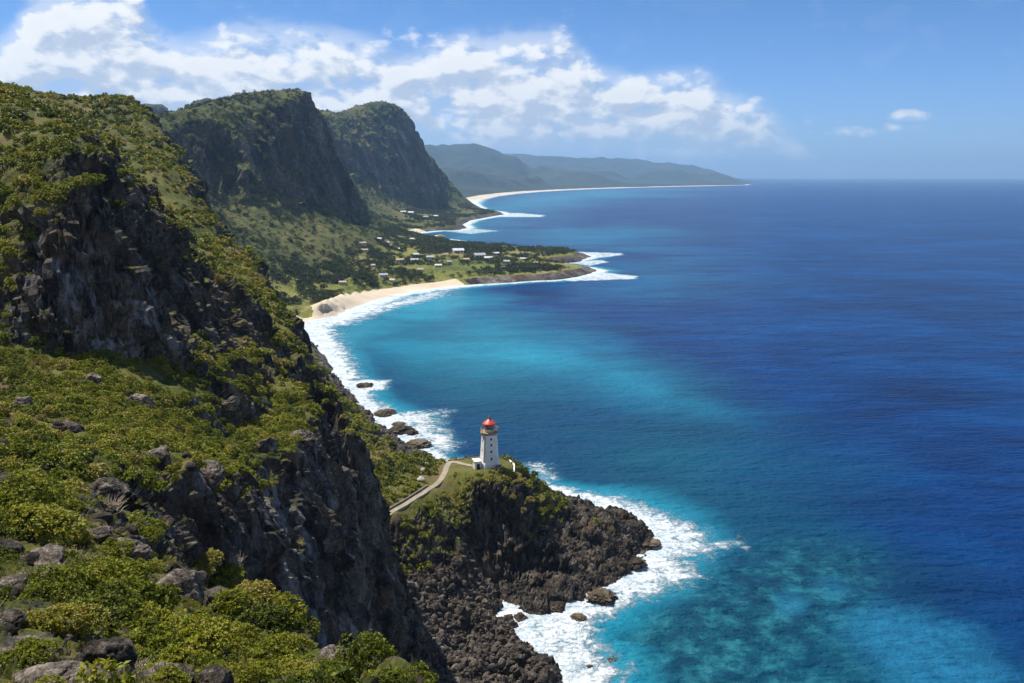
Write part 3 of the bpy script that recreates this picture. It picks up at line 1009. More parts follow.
# surf width (m) along the coast, in the order of COAST
wn = np.full(nS, 6.0)
for i, wv in {0: 26, 1: 24, 2: 20, 3: 15, 4: 12, 5: 16, 6: 10, 7: 5, 8: 5, 9: 5, 10: 7, 11: 13, 12: 17, 13: 17, 14: 16, 15: 14, 16: 12, 17: 11, 18: 11, 19: 11, 20: 11,
              21: 12, 22: 12, 23: 14, 24: 15, 25: 14, 26: 14, 27: 16, 28: 17, 29: 16, 30: 15, 31: 13, 32: 12, 33: 9}.items():
    wn[i] = wv
wm_ = np.full(len(SH_MID), 12.0)
for i, wv in {0: 26, 1: 34, 2: 38, 3: 36, 4: 30, 5: 22, 6: 20, 7: 20, 8: 16, 9: 12, 10: 12, 11: 14, 12: 14, 13: 17, 14: 19, 15: 16, 16: 15, 17: 18, 18: 18, 19: 15, 20: 18, 21: 15, 22: 18,
              23: 14, 24: 10, 25: 8, 26: 8, 27: 8, 28: 14, 29: 18, 30: 22, 31: 22, 32: 24, 33: 25, 34: 26, 35: 26, 36: 28, 37: 34, 38: 24, 39: 18, 40: 30, 41: 45}.items():
    wm_[i] = wv
wid = np.concatenate([wn[::-1], wm_[1:]])
wl = np.interp(csea, np.arange(len(wid)), wid)
pole = polar(ps)
# patches are laid out on the water in bearing and distance
warp = np.stack([fbm(np.c_[pole * 5, 0 * pole[:, 0]] + 3, 4), fbm(np.c_[pole * 5, 0 * pole[:, 0]] + 40, 4)], -1)


def patch(poly, soft, wob):
    pl = polar(np.array([Z(*q) for q in poly]))
    pp = pole + warp * wob
    i = inside(np.c_[pp, 0 * pp[:, 0]], np.c_[pl, 0 * pl[:, 0]])
    dd, _ = line_distance(pp, list(np.c_[np.r_[pl, pl[:1]], np.zeros(len(pl) + 1)]))
    return sstep(np.where(i, dd, -dd), -soft, soft)


foam = np.where(close, 1.25 - dsea / np.maximum(wl, 1), 0.0)
foam[farm] = np.maximum(foam[farm], 1.0 - df2 / 75.0)
blob = patch([(560, 497), (610, 500), (660, 512), (700, 530), (705, 545), (690, 562), (700, 575), (672, 590), (640, 600), (615, 612), (600, 625), (612, 645), (622, 672),
              (600, 690), (560, 700), (520, 640), (500, 600), (560, 600), (640, 560), (655, 535), (600, 512)], 0.035, 0.05)
foam = np.maximum(foam, blob * 0.76)
foam = np.maximum(foam, 0.52 * patch([(690, 535), (735, 540), (738, 546), (700, 550)], 0.02, 0.03))
foam = np.maximum(foam, 0.75 * patch([(370, 408), (410, 412), (452, 410), (440, 425), (455, 440), (448, 452), (420, 446)], 0.03, 0.03))
foam = np.maximum(foam, 0.80 * patch([(330, 384), (360, 379), (393, 381), (390, 390), (360, 393), (340, 392)], 0.012, 0.02))
foam = np.maximum(foam, 0.66 * patch([(585, 272), (610, 273), (638, 276), (636, 279), (600, 280), (570, 281), (560, 280)], 0.006, 0.012))
foam = np.maximum(foam, 0.62 * patch([(560, 250), (585, 252), (620, 253), (622, 255), (595, 258), (580, 256)], 0.006, 0.012))
foam = np.maximum(foam, 0.62 * patch([(560, 262), (600, 260), (610, 262), (590, 266)], 0.005, 0.01))
foam = np.maximum(foam, 0.62 * patch([(500, 213), (520, 213), (545, 215), (540, 217), (510, 217), (495, 217)], 0.006, 0.012))
foam = np.maximum(foam, 0.55 * patch([(440, 231), (470, 228), (500, 231), (470, 234)], 0.008, 0.012))
foam = np.maximum(foam, 0.66 * patch([(335, 322), (380, 314), (440, 297), (458, 289), (430, 292), (380, 305), (330, 318), (325, 330), (345, 352)], 0.02, 0.03))
foam = np.maximum(foam, 0.60 * patch([(520, 462), (548, 464), (556, 476), (545, 480)], 0.02, 0.03))
turq = patch([(430, 240), (470, 222), (560, 205), (640, 192), (560, 194), (500, 200), (480, 206), (500, 222), (470, 238)], 0.10, 0.10) * 0.75
turq = np.maximum(turq, 0.75 * patch([(480, 204), (560, 192), (660, 188.5), (620, 198), (560, 204), (500, 212)], 0.10, 0.12))
turq = np.maximum(turq, 1.0 * patch([(310, 330), (345, 312), (420, 294), (470, 290), (500, 300), (470, 312), (420, 330), (370, 345), (330, 350)], 0.08, 0.10))
turq = np.maximum(turq, 0.78 * patch([(360, 340), (440, 312), (520, 318), (600, 348), (710, 405), (650, 404), (560, 385), (470, 382), (390, 366)], 0.13, 0.12))
turq = np.maximum(turq, 0.35 * patch([(470, 235), (600, 225), (700, 235), (640, 250), (560, 247)], 0.10, 0.12))
turq = np.maximum(turq, 0.25 * patch([(620, 262), (700, 255), (720, 280), (640, 300), (600, 285)], 0.12, 0.12))
turq = np.maximum(turq, 0.75 * patch([(560, 492), (640, 500), (670, 518), (600, 515)], 0.05, 0.05))
turq = np.maximum(turq, 0.75 * np.where(close, sstep(dsea, wl * 2.2, wl * 0.9), 0))
teal = patch([(470, 455), (560, 415), (700, 405), (790, 430), (840, 500), (930, 570), (960, 640), (1060, 760), (560, 800), (540, 690), (650, 560), (560, 500)], 0.16, 0.12)
teal = np.maximum(teal, 0.9 * patch([(370, 330), (470, 350), (620, 400), (640, 440), (480, 450), (380, 400)], 0.14, 0.12))
teal = np.maximum(teal, 0.5 * patch([(600, 700), (640, 560), (760, 520), (900, 600), (900, 720)], 0.12, 0.12))
reef = patch([(600, 720), (630, 620), (680, 575), (760, 555), (850, 560), (880, 600), (840, 640), (860, 720), (1000, 740), (700, 760)], 0.10, 0.10)
sandp = patch([(838, 612), (880, 606), (925, 614), (975, 632), (985, 660), (1040, 690), (980, 720), (900, 720), (872, 650)], 0.035, 0.05)
sandp = np.maximum(sandp, 0.7 * patch([(772, 598), (790, 590), (804, 600), (796, 612), (778, 612)], 0.015, 0.03))
sandp = np.maximum(sandp, 0.6 * patch([(806, 580), (835, 578), (850, 592), (826, 600)], 0.02, 0.03))
wz = np.where(rads < 1500, 0.25 * fbm(np.c_[ps[:, :2] / np.array((16., 9.)), 0 * rads], 3) * np.clip(foam + .3, .3, 1), 0)
ps[:, 2] = wz


def sea_material():
    m, t, b = material('sea water')
    pos = t.new('ShaderNodeNewGeometry').outputs['Position']
    fo, tq, tl, rfk, sp = (t.attr(k) for k in ('foam', 'turq', 'teal', 'reef', 'sandp'))
    n_sw = t.noise(t.scale(pos, (0.016, 0.034, 0.02)), 1.0, 5.0, 0.6)
    n_pat = t.noise(t.scale(pos, (0.004, 0.009, 0.01)), 1.0, 6.0, 0.6)
    n_reef = t.noise(pos, 0.15, 7.0, 0.66, dist=0.25)
    n_reef2 = t.noise(pos, 0.25, 5.0, 0.6)
    deep = t.ramp(t.math('ADD', t.math('MULTIPLY', n_sw, 0.5), t.math('MULTIPLY', n_pat, 0.5)),
                  [(0.38, (0.0004, 0.013, 0.068)), (0.5, (0.0004, 0.026, 0.118)), (0.62, (0.0008, 0.048, 0.178))])
    col = t.mix(t.math('MULTIPLY', tl, 0.9), deep, t.ramp(n_pat, [(0.38, (0.0012, 0.036, 0.085)), (0.62, (0.003, 0.072, 0.118))]))
    reefc = t.ramp(n_reef, [(0.40, (0.002, 0.030, 0.060)), (0.48, (0.004, 0.052, 0.086)), (0.54, (0.008, 0.085, 0.115)), (0.63, (0.022, 0.15, 0.19))])
    col = t.mix(t.math('MULTIPLY', rfk, 0.8), col, reefc)
    tn = t.math('MULTIPLY', tq, t.math('ADD', 0.95, t.math('MULTIPLY', t.math('SUBTRACT', n_pat, 0.5), 1.6)), clamp=True)
    tn = t.math('MULTIPLY', tn, t.math('ADD', 0.92, t.math('MULTIPLY', t.math('SUBTRACT', n_sw, 0.5), 1.0)), clamp=True)
    col = t.mix(tn, col, (0.016, 0.25, 0.36))
    sn = t.math('MULTIPLY', sp, t.math('ADD', 0.75, t.math('MULTIPLY', t.math('SUBTRACT', n_reef2, 0.5), 1.5)), clamp=True)
    col = t.mix(t.math('MULTIPLY', sn, 0.9), col, (0.014, 0.14, 0.26))
    # broken white water
    f1 = t.noise(pos, 0.16, 8.0, 0.66, dist=0.9)
    f2 = t.noise(pos, 0.75, 6.0, 0.68, dist=0.5)
    fn = t.math('ADD', t.math('MULTIPLY', f1, 0.65), t.math('MULTIPLY', f2, 0.45))
    fv = t.math('ADD', fo, t.math('MULTIPLY', t.math('SUBTRACT', fn, 0.53), 2.6))
    ff = t.step(fv, 0.28, 0.80)
    ff = t.math('MULTIPLY', ff, t.step(fo, 0.0, 0.25))
    fcol = t.ramp(t.math('ADD', t.math('MULTIPLY', f1, 0.5), t.math('MULTIPLY', f2, 0.5)), [(0.40, (0.30, 0.42, 0.48)), (0.50, (0.60, 0.66, 0.69)), (0.60, (0.74, 0.77, 0.79))])
    soft = t.math('MULTIPLY', t.step(fo, 0.02, 0.8), 0.55)
    col = t.mix(soft, col, (0.05, 0.26, 0.36))
    # scattered whitecaps out at sea
    col = t.mix(ff, col, fcol)
    t.put(b.inputs['Base Color'], col)
    t.put(b.inputs['Roughness'], t.math('ADD', 0.22, t.math('MULTIPLY', ff, 0.6)))
    b.inputs['IOR'].default_value = 1.33
    b.inputs['Specular IOR Level'].default_value = 0.06
    w1 = t.noise(t.scale(pos, (0.045, 0.085, 0.05)), 1.0, 3.0, 0.55)
    w2 = t.noise(t.scale(pos, (0.24, 0.38, 0.2)), 1.0, 4.0, 0.6)
    w3 = t.noise(pos, 1.1, 4.0, 0.6)
    hgt = t.math('ADD', t.math('MULTIPLY', w1, 3.2), t.math('ADD', t.math('MULTIPLY', w2, 1.7), t.math('MULTIPLY', w3, 0.22)))
    hgt = t.math('ADD', hgt, t.math('MULTIPLY', ff, t.math('MULTIPLY', f2, 0.8)))
    bp = t.new('ShaderNodeBump')
    bp.inputs['Strength'].default_value = 1.0
    bp.inputs['Distance'].default_value = 1.3
    t.put(bp.inputs['Height'], hgt)
    t.put(b.inputs['Normal'], bp.outputs[0])
    return m


SEA = sheet('sea', ps.reshape(Hs, Ws, 3), np.ones((Hs - 1, Ws - 1), bool), sea_material(),
            {'foam': np.clip(foam, 0, 1.3), 'turq': turq, 'teal': teal, 'reef': reef, 'sandp': sandp})


# ------------------------------------------------------------------ the air
def build_haze():
    m = bpy.data.materials.new('sea air')
    m.use_nodes = True
    t = NT(m.node_tree)
    t.n.remove(t.n['Principled BSDF'])
    pv = t.new('ShaderNodeVolumePrincipled')
    pv.inputs['Color'].default_value = (0.38, 0.65, 1.0, 1)
    pv.inputs['Density'].default_value = 5.8e-5
    pv.inputs['Anisotropy'].default_value = 0.15
    t.l.new(pv.outputs[0], t.n['Material Output'].inputs['Volume'])
    x, y0, y1, z0, z1 = 39000, -39000, 39500, -40, 720
    vs = [(-x, y0, z0), (x, y0, z0), (x, y1, z0), (-x, y1, z0), (-x, y0, z1), (x, y0, z1), (x, y1, z1), (-x, y1, z1)]
    fs = [(0, 3, 2, 1), (4, 5, 6, 7), (0, 1, 5, 4), (1, 2, 6, 5), (2, 3, 7, 6), (3, 0, 4, 7)]
    o = pydata('haze', vs, fs, m)
    o['kind'] = 'stuff'


build_haze()

# ------------------------------------------------------------------ plants and rocks: the kinds
R = np.random.default_rng(5)


def leaf_material(name, stops):
    m, t, b = material(name)
    tone = t.attr('tone')
    rnd = t.new('ShaderNodeObjectInfo').outputs['Random']
    f = t.math('ADD', tone, t.math('MULTIPLY', t.math('SUBTRACT', rnd, 0.5), 0.30))
    c = t.ramp(f, stops)
    t.put(b.inputs['Base Color'], c)
    b.inputs['Roughness'].default_value = 0.62
    b.inputs['Specular IOR Level'].default_value = 0.25
    tr = t.new('ShaderNodeBsdfTranslucent')
    t.put(tr.inputs['Color'], c)
    mx = t.new('ShaderNodeMixShader')
    mx.inputs[0].default_value = 0.25
    t.l.new(b.outputs[0], mx.inputs[1])
    t.l.new(tr.outputs[0], mx.inputs[2])
    t.l.new(mx.outputs[0], t.n['Material Output'].inputs['Surface'])
    return m


M_LEAF = leaf_material('shrub leaves', [(0.0, (0.035, 0.055, 0.006)), (0.30, (0.115, 0.135, 0.007)), (0.55, (0.212, 0.240, 0.010)), (0.75, (0.31, 0.28, 0.020)), (1.0, (0.28, 0.21, 0.075))])
M_TREE = leaf_material('tree leaves', [(0.0, (0.016, 0.028, 0.007)), (0.4, (0.032, 0.050, 0.011)), (0.7, (0.060, 0.078, 0.018)), (1.0, (0.11, 0.115, 0.035))])
M_GRASS = leaf_material('grass blades', [(0.0, (0.07, 0.085, 0.012)), (0.4, (0.15, 0.145, 0.030)), (0.7, (0.26, 0.21, 0.090)), (1.0, (0.36, 0.29, 0.16))])
M_TWIG, t_, b_ = material('twigs')
b_.inputs['Base Color'].default_value = (0.11, 0.075, 0.05, 1)
b_.inputs['Roughness'].default_value = 0.9


def rock_material(name, stops, scale=1.0):
    m, t, b = material(name)
    oi = t.new('ShaderNodeObjectInfo')
    tc = t.new('ShaderNodeTexCoord').outputs['Object']
    pos = t.vmath('ADD', tc, oi.outputs['Location'])
    n1 = t.noise(pos, 1.6 * scale, 8.0, 0.68, dist=0.5)
    n2 = t.noise(pos, 9.0 * scale, 6.0, 0.7)
    f = t.math('ADD', t.math('MULTIPLY', n1, 0.6), t.math('MULTIPLY', n2, 0.4))
    f = t.math('ADD', f, t.math('MULTIPLY', t.math('SUBTRACT', oi.outputs['Random'], 0.5), 0.10))
    c = t.ramp(f, stops)
    t.put(b.inputs['Base Color'], c)
    b.inputs['Roughness'].default_value = 0.9
    b.inputs['Specular IOR Level'].default_value = 0.2
    bp = t.new('ShaderNodeBump')
    bp.inputs['Strength'].default_value = 0.8
    bp.inputs['Distance'].default_value = 0.16 / scale
    t.put(bp.inputs['Height'], t.math('ADD', n2, t.math('MULTIPLY', n1, 0.8)))
    t.put(b.inputs['Normal'], bp.outputs[0])
    return m


M_ROCK = rock_material('lichened basalt', [(0.39, (0.014, 0.012, 0.010)), (0.46, (0.052, 0.042, 0.033)), (0.52, (0.125, 0.100, 0.078)), (0.57, (0.23, 0.19, 0.15)), (0.63, (0.38, 0.33, 0.27))])
M_ROCKB = rock_material('beach boulders', [(0.38, (0.016, 0.013, 0.011)), (0.47, (0.060, 0.048, 0.038)), (0.54, (0.125, 0.100, 0.076)), (0.62, (0.22, 0.185, 0.15))], 0.5)
M_ROCKW = rock_material('wet rock', [(0.38, (0.010, 0.008, 0.007)), (0.47, (0.040, 0.031, 0.021)), (0.54, (0.100, 0.074, 0.045)), (0.62, (0.17, 0.13, 0.09))], 0.4)
M_ROCKP = rock_material('pale rock', [(0.30, (0.16, 0.14, 0.12)), (0.5, (0.32, 0.29, 0.25)), (0.7, (0.46, 0.43, 0.39))], 0.6)


def leaf_cloud(seed, lobes, tufts, leaves, llen, lwid, up=0.6, flat_=0.9):
    """leaves in tufts over the skin of a lumpy dome about 1 across each way; returns verts, faces, tone"""
    g = np.random.default_rng(seed)
    cen = g.normal(size=(lobes, 3)) * (0.38, 0.38, 0.26)
    cen[:, 2] = np.abs(cen[:, 2]) + 0.05
    rad_ = g.uniform(0.34, 0.58, lobes)
    n = tufts
    L = g.integers(0, lobes, n)
    dr = g.normal(size=(n, 3))
    dr[:, 2] = np.abs(dr[:, 2]) * 1.1 - 0.45
    dr /= np.linalg.norm(dr, axis=1)[:, None]
    c = cen[L] + dr * (rad_[L] * g.uniform(0.72, 1.06, n))[:, None] * (1, 1, flat_)
    # drop tufts buried in other lobes
    d = np.linalg.norm((c[:, None] - cen[None]) / (1, 1, flat_), axis=2) / rad_[None]
    keep = (d.min(1) > 0.62) & (c[:, 2] > -0.45)
    c, dr = c[keep], dr[keep]
    n = len(c)
    c = np.repeat(c, leaves, 0)
    nr = np.repeat(dr, leaves, 0) * 0.7 + g.normal(size=(n * leaves, 3)) * 0.45 + (0, 0, 0.35 + 0.3 * up)
    ax = np.cross(nr, g.normal(size=nr.shape))
    ax /= np.linalg.norm(ax, axis=1)[:, None]
    ax = ax + 0.55 * np.repeat(dr, leaves, 0) + (0, 0, 0.35 * up)
    ax /= np.linalg.norm(ax, axis=1)[:, None]
    sd = np.cross(ax, nr)
    sd /= np.linalg.norm(sd, axis=1)[:, None] + 1e-9
    ln = g.uniform(0.7, 1.25, len(c)) * llen
    wd = g.uniform(0.8, 1.2, len(c)) * lwid
    tip = c + ax * ln[:, None]
    midp = c + ax * (ln * 0.5)[:, None]
    bend = np.cross(sd, ax) * (ln * 0.12)[:, None]
    vs = np.stack([c, midp + sd * (wd * .5)[:, None] + bend, tip, midp - sd * (wd * .5)[:, None] + bend], 1).reshape(-1, 3)
    tt = np.repeat(np.clip(np.repeat(g.normal(0.45, 0.16, n), leaves) + g.normal(0, 0.07, n * leaves), 0, 1), 4)
    return vs, np.arange(len(vs)).reshape(-1, 4), tt


def raw_mesh(name, v, quads, mat, tone=None, smooth=False):
    me = bpy.data.meshes.new(name)
    me.vertices.add(len(v))
    me.vertices.foreach_set('co', np.asarray(v, np.float32).ravel())
    k = quads.shape[1]
    me.loops.add(len(quads) * k)
    me.loops.foreach_set('vertex_index', quads.astype(np.int32).ravel())
    me.polygons.add(len(quads))
    me.polygons.foreach_set('loop_start', np.arange(0, len(quads) * k, k, dtype=np.int32))
    me.update(calc_edges=True)
    if smooth:
        me.polygons.foreach_set('use_smooth', np.ones(len(quads), bool))
    if tone is not None:
        a = me.attributes.new('tone', 'FLOAT', 'POINT')
        a.data.foreach_set('value', np.asarray(tone, np.float32))
    me.materials.append(mat)
    return me


def add(name, me, parent=None):
    o = bpy.data.objects.new(name, me)
    COL.objects.link(o)
    if parent is not None:
        o.parent = parent
    return o


def twig_mesh(seed, n=26, r0=0.016):
    g = np.random.default_rng(seed)
    vs, fs = [], []
    for _ in range(n):
        a = g.uniform(0, 6.283)
        d = np.array((math.cos(a), math.sin(a), g.uniform(0.3, 1.0)))
        d /= np.linalg.norm(d)
        p = np.array((0, 0, -0.15)) + g.normal(size=3) * (0.18, 0.18, 0.02)
        sx = np.cross(d, (0.3, 0.1, 1))
        sx /= np.linalg.norm(sx)
        sy = np.cross(d, sx)
        ln = g.uniform(0.55, 0.9)
        for k in range(4):
            q = p + d * ln * k / 3 + g.normal(size=3) * 0.03 * (k > 0)
            r = r0 * (1 - 0.25 * k)
            for j in range(3):
                an = j * 2.094
                vs.append(q + (sx * math.cos(an) + sy * math.sin(an)) * r)
        b0 = len(vs) - 12
        for k in range(3):
            for j in range(3):
                fs.append((b0 + 3 * k + j, b0 + 3 * k + (j + 1) % 3, b0 + 3 * k + 3 + (j + 1) % 3, b0 + 3 * k + 3 + j))
    return raw_mesh('branches', np.array(vs), np.array(fs), M_TWIG)


SHIFT = (0.0, 0.08, -0.22, 0.02, 0.30)           # kinds: green, yellow-green, dark olive, green, dry
NEAR_BUSH = [raw_mesh('foliage', *(lambda a: (a[0], a[1], M_LEAF, np.clip(a[2] + SHIFT[i], 0, 1)))(leaf_cloud(100 + i, 16, 1900, 6, 0.115, 0.052))) for i in range(5)]
DOME_BUSH = raw_mesh('foliage', *(lambda a: (a[0], a[1], M_LEAF, a[2]))(leaf_cloud(77, 22, 2600, 5, 0.10, 0.05, 0.5, 0.95)))
TWIGS = [twig_mesh(i) for i in range(3)]
MID_BUSH = [leaf_cloud(200 + i, 9, 360, 3, 0.24, 0.14, 0.5) for i in range(6)]
FAR_BUSH = [leaf_cloud(300 + i, 6, 90, 2, 0.46, 0.32, 0.5) for i in range(6)]
MID_MESH = [raw_mesh('shrub', v, f, M_LEAF, np.clip(t + SHIFT[i % 5], 0, 1)) for i, (v, f, t) in enumerate(MID_BUSH)]

# ---- rocks: blocks cut by random planes, then weathered
import bmesh


def ico(sub):
    bm = bmesh.new()
    bmesh.ops.create_icosphere(bm, subdivisions=sub, radius=1.0)
    v = np.array([x.co[:] for x in bm.verts])
    f = np.array([[q.index for q in x.verts] for x in bm.faces])
    bm.free()
    return v, f


def rock_shape(seed, sub=4, planes=13, rough=0.06, dims=(1, 1, 0.75), round_=0.0, strata=0.0):
    g = np.random.default_rng(seed)
    v, f = ico(sub)
    n = g.normal(size=(planes, 3))
    n /= np.linalg.norm(n, axis=1)[:, None]
    dd = g.uniform(0.62, 0.98, planes)
    k = v @ n.T
    r = np.where(k > 0.02, dd[None] / np.maximum(k, 0.02), 9.0)
    r = np.minimum(r.min(1), 1.15)
    r = r * (1 - round_) + round_ * 0.85
    p = v * r[:, None]
    q = p + g.uniform(0, 50, 3)
    p = p + v * (rough * (fbm(q * 2.2, 6, 0.62) + 0.5 * fbm(q * 1.1, 2)))[:, None]
    crack = np.clip(fbm(q * np.array((1.3, 1.3, 2.2)) + 9, 2, 0.4, True) - 0.62, 0, 1)
    p = p - v * (rough * 2.4 * crack)[:, None]
    if strata:
        s = fbm(np.c_[q[:, 2] * 7 + 0.5 * q[:, 0], q[:, 0] * .6, q[:, 1] * .6], 3)
        p = p * (1 + strata * s)[:, None]
    return p * np.array(dims), f


ROCKS = [raw_mesh('boulder', *rock_shape(i, 5, 9 + i % 4, 0.13, (1, 0.85 + .1 * (i % 3), 0.75), 0.0, 0.03), M_ROCK) for i in range(6)]
SLABS = [raw_mesh('rock slab', *rock_shape(40 + i, 5, 9, 0.15, (1.0, 0.72, 0.48), 0.05, 0.14), M_ROCK) for i in range(4)]
BB = [raw_mesh('boulder', *rock_shape(60 + i, 4, 15, 0.10, (1, 0.8, 0.7), 0.0), M_ROCKB) for i in range(6)]
BBRAW = [rock_shape(80 + i, 2, 9, 0.06, (1, 0.85, 0.75), 0.0) for i in range(6)]
SR = [raw_mesh('rock', *rock_shape(90 + i, 5, 9, 0.42, (1.0, 0.75, 0.55), 0.0, 0.20), M_ROCKW) for i in range(5)]


def pixels_per_metre(p):
    return F / max(0.5, (p[1] - CAM[1]) * CP - (p[2] - CAM[2]) * SP)


# ------------------------------------------------------------------ the light tower on its terrace
def simple(name, col, rough=0.6, metal=0.0, noise=0.0, nscale=3.0):
    m, t, b = material(name)
    if noise:
        pos = t.new('ShaderNodeTexCoord').outputs['Object']
        n = t.noise(pos, nscale, 6.0, 0.65)
        c = t.mix(t.step(n, 0.38, 0.68), tuple(x * (1 - noise) for x in col), col)
        t.put(b.inputs['Base Color'], c)
    else:
        b.inputs['Base Color'].default_value = (*col, 1)
    b.inputs['Roughness'].default_value = rough
    b.inputs['Metallic'].default_value = metal
    return m


M_WHITE = simple('whitewashed masonry', (0.80, 0.79, 0.76), 0.75, 0, 0.14, 1.2)
M_RED = simple('red painted roof', (0.62, 0.055, 0.03), 0.45, 0, 0.15, 2.0)
M_STONE = simple('gallery stone', (0.45, 0.31, 0.17), 0.8, 0, 0.35, 2.0)
M_BRASS = simple('bronze', (0.30, 0.17, 0.07), 0.4, 0.6)
M_DARK = simple('dark window', (0.02, 0.022, 0.026), 0.2)
M_IRON = simple('grey iron', (0.16, 0.15, 0.14), 0.5, 0.5)
M_GLASS, t_, b_ = material('lantern glass')
b_.inputs['Base Color'].default_value = (0.85, 0.9, 0.92, 1)
b_.inputs['Roughness'].default_value = 0.05
b_.inputs['Transmission Weight'].default_value = 0.85
M_WALL = simple('dry stone wall', (0.24, 0.20, 0.155), 0.9, 0, 0.5, 1.5)
M_PATH = simple('worn tan path', (0.33, 0.275, 0.20), 0.9, 0, 0.30, 0.7)


def ring_mesh(rings, n, mat, name, parent, chamfer=None, smooth=False, cap=True, rot=0.0):
    """rings: (radius, z); n sides, or a chamfered square when chamfer is set"""
    vs, fs = [], []
    if chamfer is not None:
        c = chamfer
        prof = [(1, -1 + c), (1, 1 - c), (1 - c, 1), (-1 + c, 1), (-1, 1 - c), (-1, -1 + c), (-1 + c, -1), (1 - c, -1)]
    else:
        prof = [(math.cos(rot + 2 * math.pi * k / n), math.sin(rot + 2 * math.pi * k / n)) for k in range(n)]
    n = len(prof)
    for r, z in rings:
        vs += [(x * r, y * r, z) for x, y in prof]
    for i in range(len(rings) - 1):
        for k in range(n):
            a, b = i * n + k, i * n + (k + 1) % n
            fs.append((a, b, b + n, a + n))
    if cap:
        fs.append(tuple(range(n - 1, -1, -1)))
        fs.append(tuple((len(rings) - 1) * n + k for k in range(n)))
    return pydata(name, vs, fs, mat, parent, smooth)


def box(name, x0, x1, y0, y1, z0, z1, mat, parent, taper=0.0):
    a = taper
    vs = [(x0, y0, z0), (x1, y0, z0), (x1, y1, z0), (x0, y1, z0), (x0 + a, y0 + a, z1), (x1 - a, y0 + a, z1), (x1 - a, y1 - a, z1), (x0 + a, y1 - a, z1)]
    fs = [(0, 3, 2, 1), (4, 5, 6, 7), (0, 1, 5, 4), (1, 2, 6, 5), (2, 3, 7, 6), (3, 0, 4, 7)]
    return pydata(name, vs, fs, mat, parent)


LB = V(489.5, 468.5, 234)
lz = float(z_near(LB[0], LB[1]))
LZ = min(lz, LB[2] + 0.6)
LH = tag(empty('lighthouse', (LB[0], LB[1], LZ - 0.1), math.radians(17)), 'white tapering lighthouse with a red dome on the grassy headland', 'lighthouse')
ring_mesh([(2.95, -2.0), (2.90, 0.5), (2.62, 1.6), (2.36, 2.2)], 8, M_WHITE, 'plinth', LH, chamfer=0.22)
ring_mesh([(2.34, 2.2), (2.16, 5.2), (1.98, 8.2), (1.90, 9.7)], 8, M_WHITE, 'tower', LH, chamfer=0.22)
ring_mesh([(1.91, 9.7), (2.2, 10.0), (2.2, 10.12)], 8, M_WHITE, 'cornice', LH, chamfer=0.3)
gal = ring_mesh([(1.9, 10.12), (2.45, 10.35), (2.62, 10.42), (2.62, 10.72), (2.5, 10.75)], 20, M_STONE, 'gallery', LH)


def tube_ring(r, z, th_, n=28):
    vs, fs = [], []
    for k in range(n):
        a = 2 * math.pi * k / n
        for dr_, dz_ in ((th_, 0), (0, th_), (-th_, 0), (0, -th_)):
            vs.append(((r + dr_) * math.cos(a), (r + dr_) * math.sin(a), z + dz_))
    for k in range(n):
        for j in range(4):
            a, b = k * 4 + j, k * 4 + (j + 1) % 4
            c, d = ((k + 1) % n) * 4 + (j + 1) % 4, ((k + 1) % n) * 4 + j
            fs.append((a, b, c, d))
    return vs, fs


def merge(parts):
    V_, F_ = [], []
    for vs, fs in parts:
        o = len(V_)
        V_ += list(vs)
        F_ += [tuple(i + o for i in f) for f in fs]
    return V_, F_


def bar(p, q, r):
    p, q = np.array(p, float), np.array(q, float)
    d = (q - p) / np.linalg.norm(q - p)
    s = np.cross(d, (0.31, 0.2, 0.93) if abs(d[2]) < 0.9 else (1, 0, 0))
    s /= np.linalg.norm(s)
    u = np.cross(d, s)
    vs = [e + (s * a + u * b) * r for e in (p, q) for a, b in ((1, 0), (0, 1), (-1, 0), (0, -1))]
    return vs, [(0, 1, 5, 4), (1, 2, 6, 5), (2, 3, 7, 6), (3, 0, 4, 7), (3, 2, 1, 0), (4, 5, 6, 7)]


rl = [tube_ring(2.5, 11.75, 0.06), tube_ring(2.5, 11.25, 0.04)]
for k in range(16):
    a = 2 * math.pi * k / 16
    c, s = 2.5 * math.cos(a), 2.5 * math.sin(a)
    rl.append(bar((c, s, 10.7), (c, s, 11.75), 0.05))
pydata('railing', *merge(rl), M_STONE, gal)
ring_mesh([(1.45, 10.72), (1.45, 11.35), (1.5, 11.4)], 16, M_WHITE, 'lantern_base', LH)
gl = ring_mesh([(1.38, 11.4), (1.38, 12.9)], 16, M_GLASS, 'lantern_glass', LH)
mu = [tube_ring(1.4, 12.88, 0.07, 16), tube_ring(1.4, 12.1, 0.035, 16)]
for k in range(8):
    a = 2 * math.pi * k / 8
    c, s = 1.41 * math.cos(a), 1.41 * math.sin(a)
    mu.append(bar((c, s, 11.4), (c, s, 12.9), 0.055))
pydata('mullion', *merge(mu), M_BRASS, gl)
ring_mesh([(0.35, 11.38), (0.62, 11.7), (0.75, 12.1), (0.62, 12.5), (0.3, 12.75)], 14, M_BRASS, 'lens', LH, smooth=True)
rf_ = ring_mesh([(2.0, 12.9), (2.06, 13.0), (1.75, 13.3), (1.3, 13.68), (0.8, 14.06), (0.35, 14.34), (0.18, 14.5)], 18, M_RED, 'roof', LH, smooth=True)
ring_mesh([(0.12, 14.45), (0.3, 14.62), (0.36, 14.82), (0.28, 15.02), (0.07, 15.12), (0.05, 15.75), (0.01, 15.85)], 10, M_BRASS, 'finial', rf_, smooth=True)
